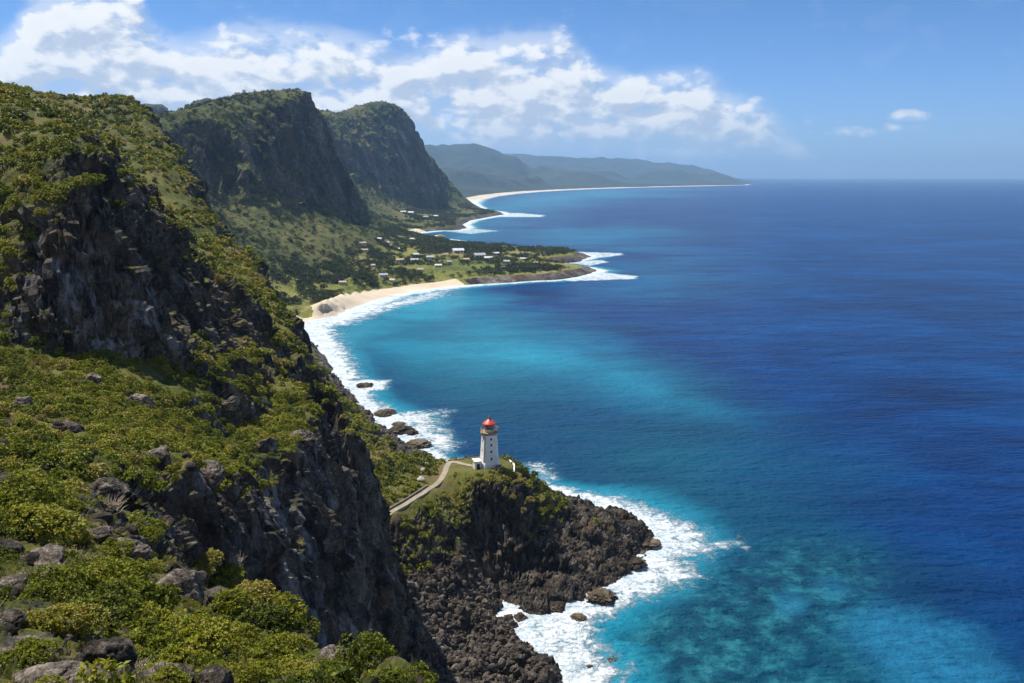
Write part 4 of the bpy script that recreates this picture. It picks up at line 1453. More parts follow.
for z, hh in ((3.2, 0.8), (5.3, 0.62), (7.2, 0.62), (8.9, 0.62)):
    yo = -np.interp(z, (2.2, 5.2, 8.2, 9.7), (2.34, 2.16, 1.98, 1.90))
    w_ = box('window', -0.26, 0.26, yo - 0.03, yo + 0.3, z - hh / 2, z + hh / 2, M_DARK, LH)
    box('sill', -0.34, 0.34, yo - 0.10, yo + 0.2, z - hh / 2 - 0.12, z - hh / 2, M_WHITE, w_)
for z in (5.3, 8.0):
    xo = -np.interp(z, (2.2, 5.2, 8.2, 9.7), (2.34, 2.16, 1.98, 1.90))
    box('window', xo - 0.03, xo + 0.3, -0.25, 0.25, z - 0.32, z + 0.32, M_DARK, LH)
an = box('entrance_annex', -4.7, -2.7, -1.7, 1.0, -2.0, 2.5, M_WHITE, LH)
box('roof', -4.9, -2.75, -1.9, 1.2, 2.5, 2.72, M_WHITE, an)
box('door', -4.2, -3.3, -1.74, -1.6, -0.2, 1.9, M_DARK, an)


def wall_strip(name, pts, h, w, mat, label, cat):
    """a low wall that follows the ground"""
    base = [float(z_near(p[0], p[1])) for p in pts]
    L_, R_ = side(pts, w / 2), side(pts, -w / 2)
    vs, fs = [], []
    for i, p in enumerate(pts):
        hh = h * (1 + 0.10 * math.sin(i * 2.3))
        for q, z in ((L_[i], base[i] - 0.8), (L_[i], base[i] + hh), (R_[i], base[i] + hh), (R_[i], base[i] - 0.8)):
            vs.append((q[0], q[1], z))
    for i in range(len(pts) - 1):
        for j in range(4):
            a, b = i * 4 + j, i * 4 + (j + 1) % 4
            fs.append((a, b, b + 4, a + 4))
    fs += [(3, 2, 1, 0), tuple(len(vs) - 4 + k for k in range(4))]
    return tag(pydata(name, vs, fs, mat), label, cat)


def dense(pts, n):
    """Catmull-Rom points along a line"""
    P_ = [np.asarray(p, float) for p in pts]
    out = []
    for i in range(len(P_) - 1):
        p0, p1, p2, p3 = P_[max(0, i - 1)], P_[i], P_[i + 1], P_[min(len(P_) - 1, i + 2)]
        for k in range(n):
            f = k / n
            out.append(p1 + 0.5 * f * (p2 - p0 + f * (2 * p0 - 5 * p1 + 4 * p2 - p3 + f * (3 * (p1 - p2) + p3 - p0))))
    out.append(P_[-1])
    return out


# ---- the footpath that climbs to it
PC = dense(path_c + [V(452, 464.5, 243), V(466, 466, 240), V(480, 467.5, 237)], 8)
pv_, pf_ = [], []
PL, PR = side(PC, 0.8), side(PC, -0.8)
for i in range(len(PC)):
    zl, zr, zc_ = (float(z_near(*q[i][:2])) for q in (PL, PR, PC))
    z = max(zl, zr, zc_) + 0.08
    pv_ += [(PL[i][0], PL[i][1], z), (PR[i][0], PR[i][1], z), (PL[i][0], PL[i][1], z - 1.2), (PR[i][0], PR[i][1], z - 1.2)]
for i in range(len(PC) - 1):
    a = 4 * i
    pf_ += [(a + 1, a, a + 4, a + 5), (a, a + 2, a + 6, a + 4), (a + 3, a + 1, a + 5, a + 7)]
tag(pydata('path', pv_, pf_, M_PATH), kind='structure')
wall_strip('stone_wall', side(PC[0:26], 1.35), 0.5, 0.4, M_WALL, 'dark low stone wall on the uphill side of the footpath', 'wall')
wall_strip('stone_wall', dense([V(448, 461.5, 247.5), V(462, 459.5, 248.5), V(476, 459, 249.5), V(484, 459, 250)], 6), 0.6, 0.45, M_WALL, 'low stone wall along the seaward back of the lawn beside the lighthouse', 'wall')
wall_strip('parapet', dense([V(500, 459.5, 249.5), V(509, 461.5, 245), V(514, 465.5, 239.5), V(512.5, 470, 234), V(506, 472.5, 231)], 6), 0.55, 0.4, M_WHITE, 'curved white parapet on the cliff edge right of the lighthouse', 'parapet')
for k, (px, py, y, s, lab) in enumerate([(426, 467, 238, 2.0, 'upper pale rock outcrop on the slope left of the path bend'), (423, 475, 232, 1.5, 'small middle pale rock outcrop beside the path bend'),
                                         (421, 482, 226, 2.3, 'lowest pale rock outcrop just above the path wall')]):
    p = V(px, py, y)
    o = add('rock', raw_mesh('rock', *rock_shape(140 + k, 4, 10, 0.1, (1, 0.8, 0.6), 0.1, 0.06), M_ROCKP))
    o.location = (p[0], p[1], float(z_near(p[0], p[1])) + 0.1)
    o.scale = (s * 0.6, s, s * 0.6)
    tag(o, lab, 'rock')

# ------------------------------------------------------------------ foreground rocks, one by one
fore_rocks = [  # px, py, width in px, mesh, squash, turn, label
    (30, 644, 66, SLABS[0], 1.0, 0.3, 'big rounded layered grey boulder at the lower left of the near slope'),
    (103, 652, 56, ROCKS[1], 1.15, 1.1, 'dark angular boulder with a flat sloping top beside the big rounded boulder'),
    (44, 676, 76, SLABS[1], 0.8, 0.1, 'broad flat slab below the big rounded boulder'),
    (94, 681, 40, ROCKS[2], 0.8, 2.0, 'lumpy grey rock at the foot of the dark angular boulder'),
    (165, 676, 66, SLABS[2], 0.9, 0.5, 'wide brown slab under the large spreading shrub'),
    (215, 676, 36, ROCKS[3], 1.0, 0.9, 'pointed grey rock at the right end of the row of slabs'),
    (4, 548, 30, ROCKS[4], 1.1, 0.0, 'dark upright rock at the edge of the slope, uppermost on the left'),
    (42, 552, 60, SLABS[3], 0.8, -0.4, 'long tilted slab beside the dark upright rock'),
    (10, 577, 40, SLABS[0], 0.7, 1.9, 'pale flat slab beneath the long tilted slab'),
    (10, 617, 28, ROCKS[5], 0.8, 0.4, 'small square rock just above the big rounded boulder'),
    (182, 588, 46, ROCKS[0], 1.2, 0.7, 'rugged grey outcrop between the green shrubs above the cliff edge'),
    (222, 592, 34, ROCKS[2], 0.9, 2.6, 'low pale rock right of the rugged grey outcrop'),
    (130, 541, 50, SLABS[1], 0.9, 2.2, 'weathered slab on the ridge above the large spreading shrub'),
    (100, 530, 30, ROCKS[3], 0.8, 1.4, 'knobbly rock up the slope from the weathered slab'),
    (336, 652, 30, ROCKS[4], 0.8, 2.2, 'low rock on the cliff edge above the round dome shrub'),
    (300, 636, 24, ROCKS[1], 0.8, 0.2, 'small rock on the cliff edge left of the low rock'),
]
rock_spots = []
OUTC = [raw_mesh('rock', *rock_shape(240 + i, 5, 9, 0.20, (1.0, 0.8, 0.8), 0.0, 0.06), M_ROCK) for i in range(4)]
for k, (px, py, wpx, lab) in enumerate([
        (66, 428, 26, 'dark crag among shrubs in the middle of the bench, left part'), (24, 404, 22, 'dark crag at the left edge under the foot of the upper cliff'),
        (158, 458, 36, 'broad broken crag at the near lip of the bench'), (106, 494, 38, 'split crag just above the stony ridge'),
        (206, 474, 32, 'pale faced crag at the brow of the dark sea cliff'), (140, 402, 22, 'small crag amid shrubs under the centre of the upper cliff'),
        (268, 446, 26, 'crag on the brow of the sea cliff right of the pale faced crag'), (304, 440, 24, 'crag at the outer corner of the bench above the sea cliff'),
        (228, 402, 20, 'small crag where the bench meets the foot of the green spur'), (92, 380, 20, 'dark crag close below the foot of the upper cliff')]):
    p, n = ground_at(px, py)
    s = wpx / pixels_per_metre(p) / 1.9
    o = add('rock', OUTC[k % 4])
    o.location = p
    o.scale = (s, s, s)
    o.rotation_euler = (0.15 * (k % 3 - 1), 0.1 * (k % 2), k * 1.3)
    tag(o, lab, 'rock')
    rock_spots.append((p[0], p[1], s))
for px, py, wpx, me, sq, rz, lab in fore_rocks:
    p, n = ground_at(px, py + wpx * 0.16)
    s = wpx / pixels_per_metre(p) / 1.9
    o = add('boulder', me)
    o.location = p + np.array((0, 0, 0.0 * s))
    o.scale = (s, s, s * sq)
    o.rotation_euler = (R.uniform(-.2, .2), R.uniform(-.2, .2), rz)
    tag(o, lab, 'boulder')
    rock_spots.append((p[0], p[1], s))

# ------------------------------------------------------------------ shrubs
fore_shrubs = [  # px, py of the middle, width in px, label
    (60, 585, 66, 'left end of the big spreading thicket, a shrub behind the rounded boulder'),
    (108, 582, 70, None), (95, 604, 66, None), (140, 600, 70, None), (165, 622, 76, None), (190, 640, 76, None), (215, 655, 60, None), (150, 640, 62, None), (180, 660, 50, None),
    (66, 612, 60, 'low olive shrub directly above the big rounded boulder'),
    (120, 568, 50, None), (232, 640, 46, None), (128, 622, 56, None),
    (225, 577, 46, 'bright leafy shrub at the cliff edge left of the long row of shrubs'),
    (246, 596, 54, None), (270, 604, 56, None), (292, 618, 48, None), (258, 615, 50, None), (235, 602, 44, None),
    (35, 515, 74, 'large bushy shrub at the left edge of the slope above the rocks'),
    (15, 495, 66, None), (62, 498, 48, None), (5, 525, 50, None),
    (270, 655, 48, None), (300, 668, 50, None), (330, 665, 36, None), (250, 672, 48, None), (400, 676, 30, None), (285, 645, 40, None),
    (205, 560, 36, None), (150, 528, 36, None), (112, 548, 32, None),
]
n_shrub = 0


def place_shrub(p, s, me, label, group, zs=1.0, branches=True, idx=0):
    global n_shrub
    n_shrub += 1
    if branches:
        root = empty('shrub', p, R.uniform(0, 6.28))
        root.scale = (s, s * R.uniform(.85, 1.1), s * zs)
        add('foliage', me, root)
        add('branches', TWIGS[idx % 3], root)
    else:
        root = add('shrub', me)
        root.location = p
        root.rotation_euler = (0, 0, R.uniform(0, 6.28))
        root.scale = (s, s * R.uniform(.85, 1.1), s * zs)
    tag(root, label, 'shrub', group)
    return root


taken = []
G_NEAR = 'shrubs among the rocks of the near slope'
L_NEAR = 'bright green leafy shrub on the near slope between rocks and cliff edge'
for i, (px, py, wpx, lab) in enumerate(fore_shrubs):
    p, n = ground_at(px, py + wpx * 0.18)
    s = wpx / pixels_per_metre(p) / 1.9
    place_shrub(p - np.array((0, 0, 0.12 * s)), s, NEAR_BUSH[i % 5], lab or L_NEAR, None if lab else G_NEAR, R.uniform(0.8, 1.0), True, i)
    taken.append((p[0], p[1], s))
p, n = ground_at(364, 670)
s = 70 / pixels_per_metre(p) / 2.0
place_shrub(p - np.array((0, 0, 0.1 * s)), s, DOME_BUSH, 'round dome-shaped green shrub alone at the cliff edge, bottom centre', None, 1.05, True, 1)
taken.append((p[0], p[1], s))

# all the rest is sown over the near land where plants hold
gx = np.gradient(P, axis=1).reshape(-1, 3)
gy = np.gradient(P, axis=0).reshape(-1, 3)
area = np.linalg.norm(np.cross(gx, gy), axis=1)
area = np.minimum(area, (rad * 0.006) ** 2 * 4)
okz = (flat[:, 2] > 4) & (d_path > 2.6) & (d_terr > 0.6)
infr = (u_ > -260) & (u_ < 1250) & (v_ > -200) & (v_ < 900)


def sow(r0, r1, count, s0, s1, pw, rng_):
    w = area * np.clip(veg, 0, 1) ** 1.5 * okz * infr * (rad > r0) * (rad < r1) * (NF[:, 2] > 0.42) * (nb[:, 2] > np.where(rad < 300, 0.50, 0.40)) * np.where(in_tal, 0.35, 1.0)
    w = w * np.clip(0.25 + 1.6 * (pn + 0.15), 0.06, 1)
    w = w * np.where((rad < 58) & (u_ > 70) & (u_ < 250) & (rad > 27) & (flat[:, 0] > -0.62 * flat[:, 1] + 3), 0.25, 1)
    cw = np.cumsum(w)
    k = np.searchsorted(cw, rng_.random(count) * cw[-1])
    k = np.clip(k, 0, len(w) - 1)
    s = s0 + (s1 - s0) * rng_.random(count) ** pw
    return flat[k], s, NF[k]


cand = []
for a in ((6, 50, 800, 0.14, 0.50, 2.0), (45, 125, 7000, 0.22, 0.95, 2.2), (120, 260, 10500, 0.36, 1.35, 2.2), (260, 520, 8000, 0.7, 2.1, 2.0)):
    p, s, n = sow(*a, R)
    cand.append(np.c_[p, s, n[:, 2]])
cand = np.concatenate(cand)
order = np.argsort(-cand[:, 3] + R.random(len(cand)) * 0.3)
cand = cand[order]
cell = {}
final = []
for row in cand:
    x, y, z, s = row[:4]
    c = (int(x // 3), int(y // 3))
    bad = False
    for i in (-1, 0, 1):
        for j in (-1, 0, 1):
            for (a, b, t2) in cell.get((c[0] + i, c[1] + j), ()):
                if (a - x) ** 2 + (b - y) ** 2 < (0.62 * (s + t2)) ** 2:
                    bad = True
                    break
    if not bad:
        for (a, b, t2) in taken + rock_spots:
            if (a - x) ** 2 + (b - y) ** 2 < (0.7 * (s + t2)) ** 2:
                bad = True
                break
    if bad:
        continue
    cell.setdefault(c, []).append((x, y, s))
    final.append(row)
final = np.array(final)
uf, vf_, df_ = project(final[:, :3])
look = seen(final[:, :3] + np.array((0, 0, 1.0)) * final[:, 3:4] * 0.5)
app = final[:, 3] / df_ * look
rank = np.argsort(-app)
single = np.zeros(len(final), bool)
single[rank[:262]] = True
for i in np.where(single)[0]:
    x, y, z, s = final[i, :4]
    r = math.hypot(x, y)
    nearby = r < 42
    if nearby:
        lab, grp = L_NEAR, G_NEAR
    elif y > 170 and x > -40:
        lab, grp = 'small green shrub on the headland around the lighthouse and path', 'shrubs of the headland'
    elif z > 100:
        lab, grp = 'olive shrub growing on the upper crag below the left skyline', 'shrubs of the upper crag'
    elif r < 75:
        lab, grp = 'yellow-green shrub in the hollow between the near rocks and the upper crag', 'shrubs of the hollow'
    else:
        lab, grp = 'green shrub on the sunny slope above the dark sea cliff', 'shrubs above the sea cliff'
    place_shrub((x, y, z - 0.15 * s), s, NEAR_BUSH[i % 5] if nearby else MID_MESH[i % 6], lab, grp, R.uniform(0.7, 1.0), False)


def mass(name, rows, raws, mat, tones, zscale=(0.7, 1.0)):
    vs, fs, ts = [], [], []
    o = 0
    for i, row in enumerate(rows):
        v, f, t = raws[i % len(raws)]
        a = R.uniform(0, 6.28)
        c, s_ = math.cos(a), math.sin(a)
        k = row[3]
        q = np.empty_like(v)
        q[:, 0] = (v[:, 0] * c - v[:, 1] * s_) * k + row[0]
        q[:, 1] = (v[:, 0] * s_ + v[:, 1] * c) * k + row[1]
        q[:, 2] = v[:, 2] * k * R.uniform(*zscale) + row[2] - 0.15 * k
        vs.append(q.astype(np.float32))
        fs.append(f + o)
        ts.append(np.clip(t + tones[i], 0, 1).astype(np.float32))
        o += len(v)
    o_ = add(name, raw_mesh(name, np.concatenate(vs), np.concatenate(fs), mat, np.concatenate(ts)))
    o_['kind'] = 'stuff'
    return o_


rest = final[~single]
rr_ = np.hypot(rest[:, 0], rest[:, 1])
hue = fbm(rest[:, :3] / 18.0 + 70, 3) * 0.80 + R.normal(0, 0.16, len(rest)) + 0.30 * (R.random(len(rest)) < 0.10)
mid_b = rr_ < 150
mass('undergrowth', rest[mid_b], MID_BUSH, M_LEAF, hue[mid_b] - 0.08, (0.85, 1.25))
mass('undergrowth', rest[~mid_b], FAR_BUSH, M_LEAF, hue[~mid_b] - 0.08, (0.8, 1.15))

# grass between the rocks
def blades(seed, n):
    g = np.random.default_rng(seed)
    b = g.normal(size=(n, 3)) * (0.35, 0.35, 0)
    ax = g.normal(size=(n, 3)) * 0.45 + (0, 0, 1)
    ln = g.uniform(0.5, 1.0, n)[:, None]
    sd = np.cross(ax, g.normal(size=(n, 3)))
    sd /= np.linalg.norm(sd, axis=1)[:, None]
    w = 0.035
    vs = np.stack([b - sd * w, b + sd * w, b + ax * ln * .6 + sd * w * .7, b + ax * ln + g.normal(size=(n, 3)) * .12], 1).reshape(-1, 3)
    return vs, np.arange(4 * n).reshape(-1, 4), np.repeat(np.clip(g.normal(0.45, .2, n), 0, 1), 4)


w = area * okz * infr * (rad > 6) * (rad < 62) * (NF[:, 2] > 0.5) * np.clip(0.2 + 1.5 * (pn + .2), 0.02, 1)
cw = np.cumsum(w)
k = np.clip(np.searchsorted(cw, R.random(2600) * cw[-1]), 0, len(w) - 1)
tufts_ = np.c_[flat[k], R.uniform(0.10, 0.24, len(k))]
mass('grass', tufts_, [blades(i, 34) for i in range(5)], M_GRASS, fbm(tufts_[:, :3] / 4.0, 2) * 0.6, (0.8, 1.3))

# dead scrub: bare pale stems
M_DEAD, t_, b_ = material('bleached stems')
b_.inputs['Base Color'].default_value = (0.34, 0.27, 0.19, 1)
b_.inputs['Roughness'].default_value = 0.9
for k, (px, py, wpx, lab) in enumerate([(96, 612, 34, 'pale dead scrub right above the dark angular boulder'), (40, 570, 34, 'bare dead twigs behind the long tilted slab'), (78, 556, 30, 'dry leafless bush between the weathered slab and the tilted slab'),
                                        (140, 660, 28, 'bare grey stems in front of the large spreading shrub'), (112, 500, 26, 'dead scrub on the stony ridge above the weathered slab'), (232, 560, 24, 'dry twigs standing on the cliff edge'),
                                        (320, 665, 26, 'dry pale twigs just left of the round dome shrub')]):
    p, n = ground_at(px, py + 6)
    me = twig_mesh(50 + k, 60, 0.034)
    me.name = 'dead_shrub'
    me.materials.clear()
    me.materials.append(M_DEAD)
    o = add('dead_shrub', me)
    s = wpx / pixels_per_metre(p) / 1.3
    o.location = p
    o.scale = (s, s, s * 1.1)
    tag(o, lab, 'shrub')

# loose stones between the shrubs
STONES = [rock_shape(160 + i, 3, 10, 0.10, (1, 0.85, 0.7)) for i in range(5)]
w = area * okz * infr * (rad > 6) * (rad < 75) * (NF[:, 2] > 0.3) * np.clip(1.15 - veg, 0.05, 1)
cw = np.cumsum(w)
k = np.clip(np.searchsorted(cw, R.random(2200) * cw[-1]), 0, len(w) - 1)
vs, fs, off_ = [], [], 0
for i, kk in enumerate(k):
    v, f = STONES[i % 5]
    s = (0.05 + 0.30 * R.random() ** 3) * (0.6 + rad[kk] / 50)
    a = Matrix.Rotation(R.uniform(0, 6.28), 3, Vector(R.normal(size=3)).normalized())
    vs.append((v @ np.array(a).T) * s + flat[kk])
    fs.append(f + off_)
    off_ += len(v)
o = add('rubble', raw_mesh('rubble', np.concatenate(vs), np.concatenate(fs), M_ROCKB))
o['kind'] = 'stuff'

# ------------------------------------------------------------------ boulder beach below the path
w = area * in_tal * infr * (flat[:, 2] > 0.3) * (NF[:, 2] > 0.3)
cw = np.cumsum(w)
k = np.clip(np.searchsorted(cw, R.random(5200) * cw[-1]), 0, len(w) - 1)
sz_ = 0.22 + 1.15 * R.random(len(k)) ** 6.0
bl = np.c_[flat[k], sz_]
vis = seen(bl[:, :3] + (0, 0, 0.5), 1.02)
sc_ = bl[:, 3] * vis
big_b = np.argsort(-sc_)[:170]
pick = np.zeros(len(bl), bool)
pick[big_b] = True
for i in np.where(pick)[0]:
    o = add('boulder', BB[i % 6])
    x, y, z, s = bl[i]
    o.location = (x, y, z + 0.15 * s)
    o.scale = (s, s * R.uniform(.8, 1.1), s * R.uniform(.8, 1.1))
    o.rotation_euler = tuple(R.uniform(0, 6.28, 3))
    tag(o, 'grey-brown boulder on the stony slope below the footpath', 'boulder', 'boulders of the stony slope')
vs, fs, off_ = [], [], 0
for i in np.where(~pick)[0]:
    v, f = BBRAW[i % 6]
    x, y, z, s = bl[i]
    a = Matrix.Rotation(R.uniform(0, 6.28), 3, Vector(R.normal(size=3)).normalized())
    vs.append((v @ np.array(a).T) * s * 0.8 + (x, y, z + 0.1 * s))
    fs.append(f + off_)
    off_ += len(v)
o = add('rubble', raw_mesh('rubble', np.concatenate(vs), np.concatenate(fs), M_ROCKB))
o['kind'] = 'stuff'

# ------------------------------------------------------------------ rocks in the surf
surf = [  # px, py, width in px, z, label
    (366, 386, 17, 0.2, 'small flat islet alone in the foam left of the lighthouse bay'),
    (386, 414, 20, 0.2, 'dark flat rock at the water edge farthest up the shore behind the cliff'),
    (400, 431, 24, 0.3, 'large dark rock in the white water under the cliff slope'),
    (412, 433, 14, 0.3, 'smaller rock touching the large dark rock in the white water'),
    (419, 446, 22, 0.6, 'rounded dark rock nearest the lighthouse on the far shore'),
    (398, 424, 12, 0.2, 'little rock just offshore of the large dark rock'),
    (740, 536, 17, -0.75, 'low awash rock standing off the headland tip'),
    (555, 606, 22, 0.3, 'brown rock in the foam at the mouth of the cove'),
    (520, 618, 14, 0.2, 'small brown rock in the foam beside the boulder shore'),
    (579, 617, 16, -0.2, 'rounded wet rock surrounded by foam below the headland'),
    (614, 660, 15, -0.3, 'dark rock in the swirling foam at lower right of the shore'),
    (590, 667, 6, 0.0, 'tiny rock in the foam off the boulder shore'),
    (556, 670, 5, 0.1, 'tiny rock closest to the boulder shore'),
    (600, 598, 30, 0.8, 'jagged brown rock ledge on the near side of the headland'),
    (632, 566, 26, 0.8, 'brown ledge rock near the headland tip'),
    (648, 545, 22, 0.8, 'outermost brown rock of the headland tip'),
]
for k, (px, py, wpx, z, lab) in enumerate(surf):
    p = Z(px, py, 0.0)
    s = wpx / pixels_per_metre(p) / 2.0
    o = add('rock', SR[k % 5])
    o.location = (p[0], p[1], z)
    o.scale = (s, s * 1.3, s * (0.6 if wpx > 10 else 1.0))
    o.rotation_euler = (0, 0, R.uniform(-.4, .4) + 3.14 * (k % 2))
    tag(o, lab, 'rock')

# ------------------------------------------------------------------ the village on the point
M_HW = [simple('painted wall ' + n, c, 0.8, 0, 0.12, 0.8) for n, c in (('white', (0.58, 0.56, 0.52)), ('cream', (0.50, 0.43, 0.33)), ('grey', (0.36, 0.36, 0.35)))]
M_HR = [simple('sheet roof ' + n, c, 0.6, 0, 0.15, 0.6) for n, c in (('white', (0.58, 0.59, 0.60)), ('grey', (0.32, 0.34, 0.37)), ('tan', (0.38, 0.28, 0.19)))]


def house_meshes(wi, ri):
    w, d, h, r = 5.5, 4.0, 2.9, 1.7
    def m(name, vs, fs, mat):
        me = bpy.data.meshes.new(name)
        me.from_pydata(vs, [], fs)
        me.materials.append(mat)
        return me
    wall = m('wall', [(-w, -d, -1.5), (w, -d, -1.5), (w, d, -1.5), (-w, d, -1.5), (-w, -d, h), (w, -d, h), (w, d, h), (-w, d, h), (-w, 0, h + r), (w, 0, h + r)],
             [(0, 1, 5, 4), (2, 3, 7, 6), (1, 2, 6, 9, 5), (3, 0, 4, 8, 7)], M_HW[wi])
    e = 0.6
    dz = r * (1 + e / d)
    roof = m('roof', [(-w - e, -d - e, h + r - dz), (w + e, -d - e, h + r - dz), (w + e, 0, h + r + .03), (-w - e, 0, h + r + .03), (-w - e, d + e, h + r - dz), (w + e, d + e, h + r - dz),
                      (-w - e, -d - e, h + r - dz + .25), (w + e, -d - e, h + r - dz + .25), (w + e, 0, h + r + .3), (-w - e, 0, h + r + .3), (-w - e, d + e, h + r - dz + .25), (w + e, d + e, h + r - dz + .25)],
             [(1, 0, 3, 2), (2, 3, 4, 5), (6, 7, 8, 9), (9, 8, 11, 10), (0, 1, 7, 6), (5, 4, 10, 11), (1, 2, 8, 7), (2, 5, 11, 8), (3, 0, 6, 9), (4, 3, 9, 10)], M_HR[ri])
    def pane(name, x0, x1, z0, z1):
        y0, y1 = -d - 0.06, -d + 0.1
        return m(name, [(x0, y0, z0), (x1, y0, z0), (x1, y1, z0), (x0, y1, z0), (x0, y0, z1), (x1, y0, z1), (x1, y1, z1), (x0, y1, z1)],
                 [(0, 3, 2, 1), (4, 5, 6, 7), (0, 1, 5, 4), (1, 2, 6, 5), (2, 3, 7, 6), (3, 0, 4, 7)], M_DARK)
    return [('wall', wall), ('roof', roof), ('door', pane('door', -0.5, 0.5, 0, 2.1)), ('window', pane('window', -4.2, -2.2, 0.9, 2.2)), ('window', pane('window', 2.0, 4.2, 0.9, 2.2))]


HM = {}
houses = [  # px, py, scale, wall, roof, label
    (384, 276, 1.0, 0, 1, 'white walled house just behind the bright beach'),
    (393, 281, 0.8, 0, 2, 'small tan roofed house nearest the beach sand'),
    (343, 283, 0.8, 1, 2, 'tan roofed hut farthest left below the green mountain slope'),
    (401, 261, 1.1, 1, 2, 'long tan roofed house in the middle of the village trees'),
    (415, 261, 1.1, 1, 1, 'cream house with grey roof right of the long tan roofed house'),
    (416, 255, 0.9, 0, 0, 'white roofed house up behind the long tan roofed house'),
    (431, 258, 1.1, 0, 1, 'white house with grey roof amid the village centre trees'),
    (459, 252, 1.7, 0, 0, 'long white roofed building towards the rear shore of the point'),
    (480, 257, 1.7, 2, 1, 'largest grey roofed building on the open lawns of the point'),
    (489, 259, 1.2, 0, 0, 'white annex building beside the largest grey roofed building'),
    (496, 254, 1.0, 0, 0, 'white roofed house behind the white annex building'),
    (465, 260, 1.0, 1, 2, 'tan house left of the largest grey roofed building'),
    (508, 262, 0.9, 1, 1, 'last grey roofed house towards the tip of the point'),
    (363, 244, 1.1, 1, 2, 'tan roofed house highest up the mountain foot'),
    (365, 251, 1.0, 1, 2, 'tan roofed house below the highest tan roofed one'),
    (380, 239, 0.9, 0, 0, 'tiny white roofed house at the top of the village'),
    (387, 243, 1.0, 0, 1, 'grey roofed white house below the tiny white one'),
    (412, 239, 0.9, 1, 0, 'lone white roofed house near the small rear beach'),
    (404, 212, 1.5, 0, 0, 'left white house at the foot of the far mountain'),
    (412, 213, 1.7, 0, 0, 'wide white house at the foot of the far mountain'),
    (427, 217, 1.4, 0, 1, 'white house on the far mountain shore nearer the rocks'),
    (437, 216, 1.3, 0, 0, 'rightmost white house under the far mountain'),
    (372, 266, 0.9, 0, 2, 'tan roofed white cottage in the trees left of the long tan roofed house'),
    (356, 272, 0.8, 0, 1, 'grey roofed white cottage above the farthest left hut'),
    (439, 266, 0.9, 1, 0, 'white roofed cream cottage in the open lawn before the village centre'),
    (421, 270, 0.8, 0, 2, 'tan roofed cottage on the lawn just above the beach end'),
    (445, 255, 0.8, 0, 2, 'tan roofed cottage between the village centre and the long white building'),
    (522, 259, 0.8, 0, 0, 'white roofed cottage among trees near the tip of the point'),
    (535, 263, 0.7, 1, 2, 'outermost tan roofed hut on the tip of the point'),
    (398, 249, 0.8, 0, 0, 'white roofed cottage in the trees above the village centre'),
    (450, 262, 0.7, 2, 1, 'small grey walled shed at the middle of the lawns'),
    (503, 268, 0.7, 0, 1, 'grey roofed shed above the rocky front shore of the point'),
]
hsp = []


def mid_at(px, py):
    tol = 1.2
    while True:
        m = np.where(okm & (np.abs(um_ - px) < tol) & (np.abs(vm_ - py) < tol))[0]
        if len(m):
            return fm[m[np.argmin(depm_[m])]].copy()
        tol *= 1.6


for k, (px, py, s, wi, ri, lab) in enumerate(houses):
    s *= 0.72
    p = mid_at(px, py)
    root = empty('house', (p[0], p[1], p[2] + 0.4), math.radians(R.uniform(-40, 40)))
    root.scale = (s, s, s)
    tag(root, lab, 'house', 'houses of the shore village')
    if (wi, ri) not in HM:
        HM[(wi, ri)] = house_meshes(wi, ri)
    for nm_, me in HM[(wi, ri)]:
        add(nm_, me, root)
    hsp.append((p[0], p[1], 8 * s))
hsp = np.array(hsp)


def tree_raw(seed, tufts=110, leaves=2, ll=0.34):
    v, f, t = leaf_cloud(seed, 8, tufts, leaves, ll, ll * 0.7, 0.2, 0.9)
    v = v + (0, 0, 0.55)
    a = np.arange(6) * math.pi / 3
    tr = np.concatenate([np.c_[0.07 * np.cos(a), 0.07 * np.sin(a), np.full(6, -0.35)], np.c_[0.045 * np.cos(a), 0.045 * np.sin(a), np.full(6, 0.85)]])
    tf = np.array([(k, (k + 1) % 6, 6 + (k + 1) % 6, 6 + k) for k in range(6)])
    return np.concatenate([v, tr]), np.concatenate([f, tf + len(v)]), np.concatenate([t, np.full(12, 0.0)])


TREE_RAW = [tree_raw(400 + i) for i in range(6)]
TREE_LOW = [tree_raw(450 + i, 62, 2, 0.44) for i in range(6)]
TREE_ME = []
for v, f, t in TREE_RAW:
    TREE_ME.append(raw_mesh('crown', v[:-12], f[:-6], M_TREE, t[:-12]))
TRUNK_ME = raw_mesh('trunk', TREE_RAW[0][0][-12:], TREE_RAW[0][1][-6:] - (len(TREE_RAW[0][0]) - 12), M_TWIG)

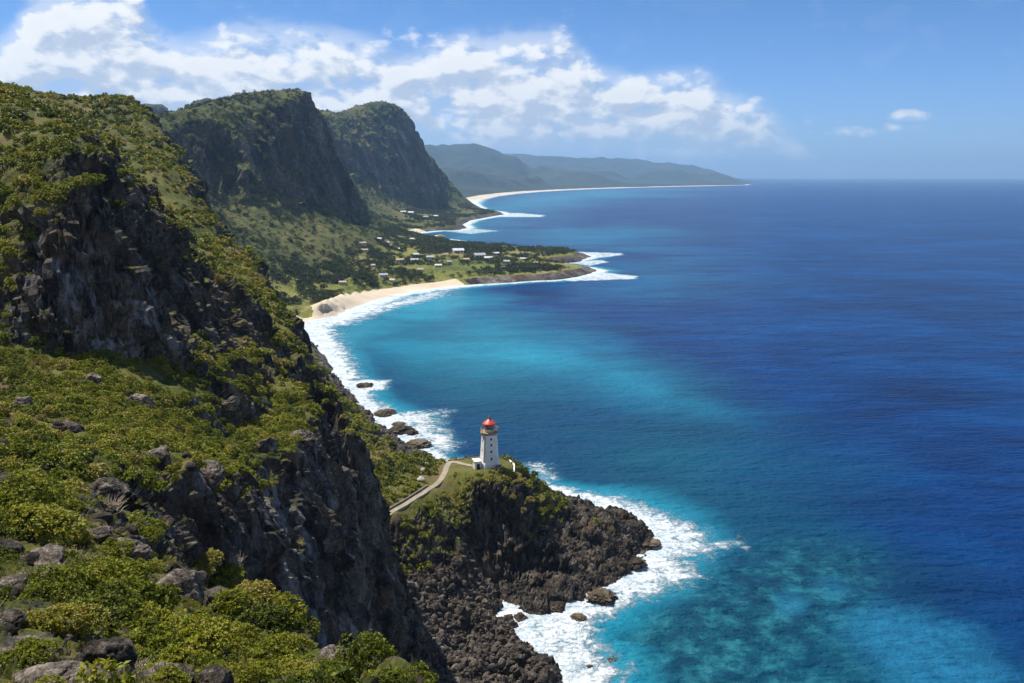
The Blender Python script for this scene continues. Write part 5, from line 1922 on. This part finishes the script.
gxm = np.gradient(Pm, axis=1).reshape(-1, 3)
gym = np.gradient(Pm, axis=0).reshape(-1, 3)
arm = np.linalg.norm(np.cross(gxm, gym), axis=1)
grove = fbm(fm / np.array((60., 60., 60.)) + 13, 3)
arm = np.minimum(arm, (radm * 0.003) ** 2 * 6)
slope_ok = (NM[:, 2] > 0.55)
frame = (um_ > -60) & (um_ < 1080)
ptw = np.where(fm[:, 2] < 24, np.clip(grove + 0.14, 0, 1) * 6.5 * (d_sh > 20), np.clip(grove + 0.35, 0.05, 1) * np.where(radm < 1700, 1.3, 1.0))
wt = arm * slope_ok * frame * (fm[:, 2] > 3) * np.clip(vegm, 0, 1) * ptw * (sandm < 0.2) * (radm < 2700) * np.where(radm > 1700, 0.7, 1.0)
cw = np.cumsum(wt)
k = np.clip(np.searchsorted(cw, R.random(22000) * cw[-1]), 0, len(wt) - 1)
tp = np.c_[fm[k], R.uniform(1.6, 3.7, len(k))]
tp = tp[(((tp[:, None, 0] - hsp[None, :, 0]) ** 2 + (tp[:, None, 1] - hsp[None, :, 1]) ** 2) > hsp[None, :, 2] ** 2 * 1.4).all(1)]
tp[:, 3] *= np.where(tp[:, 2] < 24, 1.0, 0.8)
ut, vt, dt_ = project(tp[:, :3])
zb_ = ZBM[np.clip((vt / 2).astype(int), 0, 341), np.clip((ut / 2).astype(int), 0, 511)]
vis = (ut > 0) & (ut < 1023) & (vt > 0) & (vt < 683) & (dt_ < zb_ * 1.03 + 10)
villg = vis & (tp[:, 2] < 24)
idx = np.where(villg)[0]
idx = idx[np.argsort(-(tp[idx, 3] / dt_[idx]))][:230]
pick = np.zeros(len(tp), bool)
pick[idx] = True
for i in np.where(pick)[0]:
    x, y, z, s = tp[i]
    o = empty('tree', (x, y, z))
    add('crown', TREE_ME[i % 6], o)
    add('trunk', TRUNK_ME, o)
    o.scale = (s, s, s * R.uniform(.8, 1.1))
    o.rotation_euler = (0, 0, R.uniform(0, 6.28))
    tag(o, 'dark green bushy tree among the houses of the shore village', 'tree', 'trees of the shore village')
rs_ = tp[~pick]
mass('woods', rs_, TREE_LOW, M_TREE, fbm(rs_[:, :3] / 60.0, 2) * 0.5 + R.normal(0, .08, len(rs_)), (0.7, 1.0))
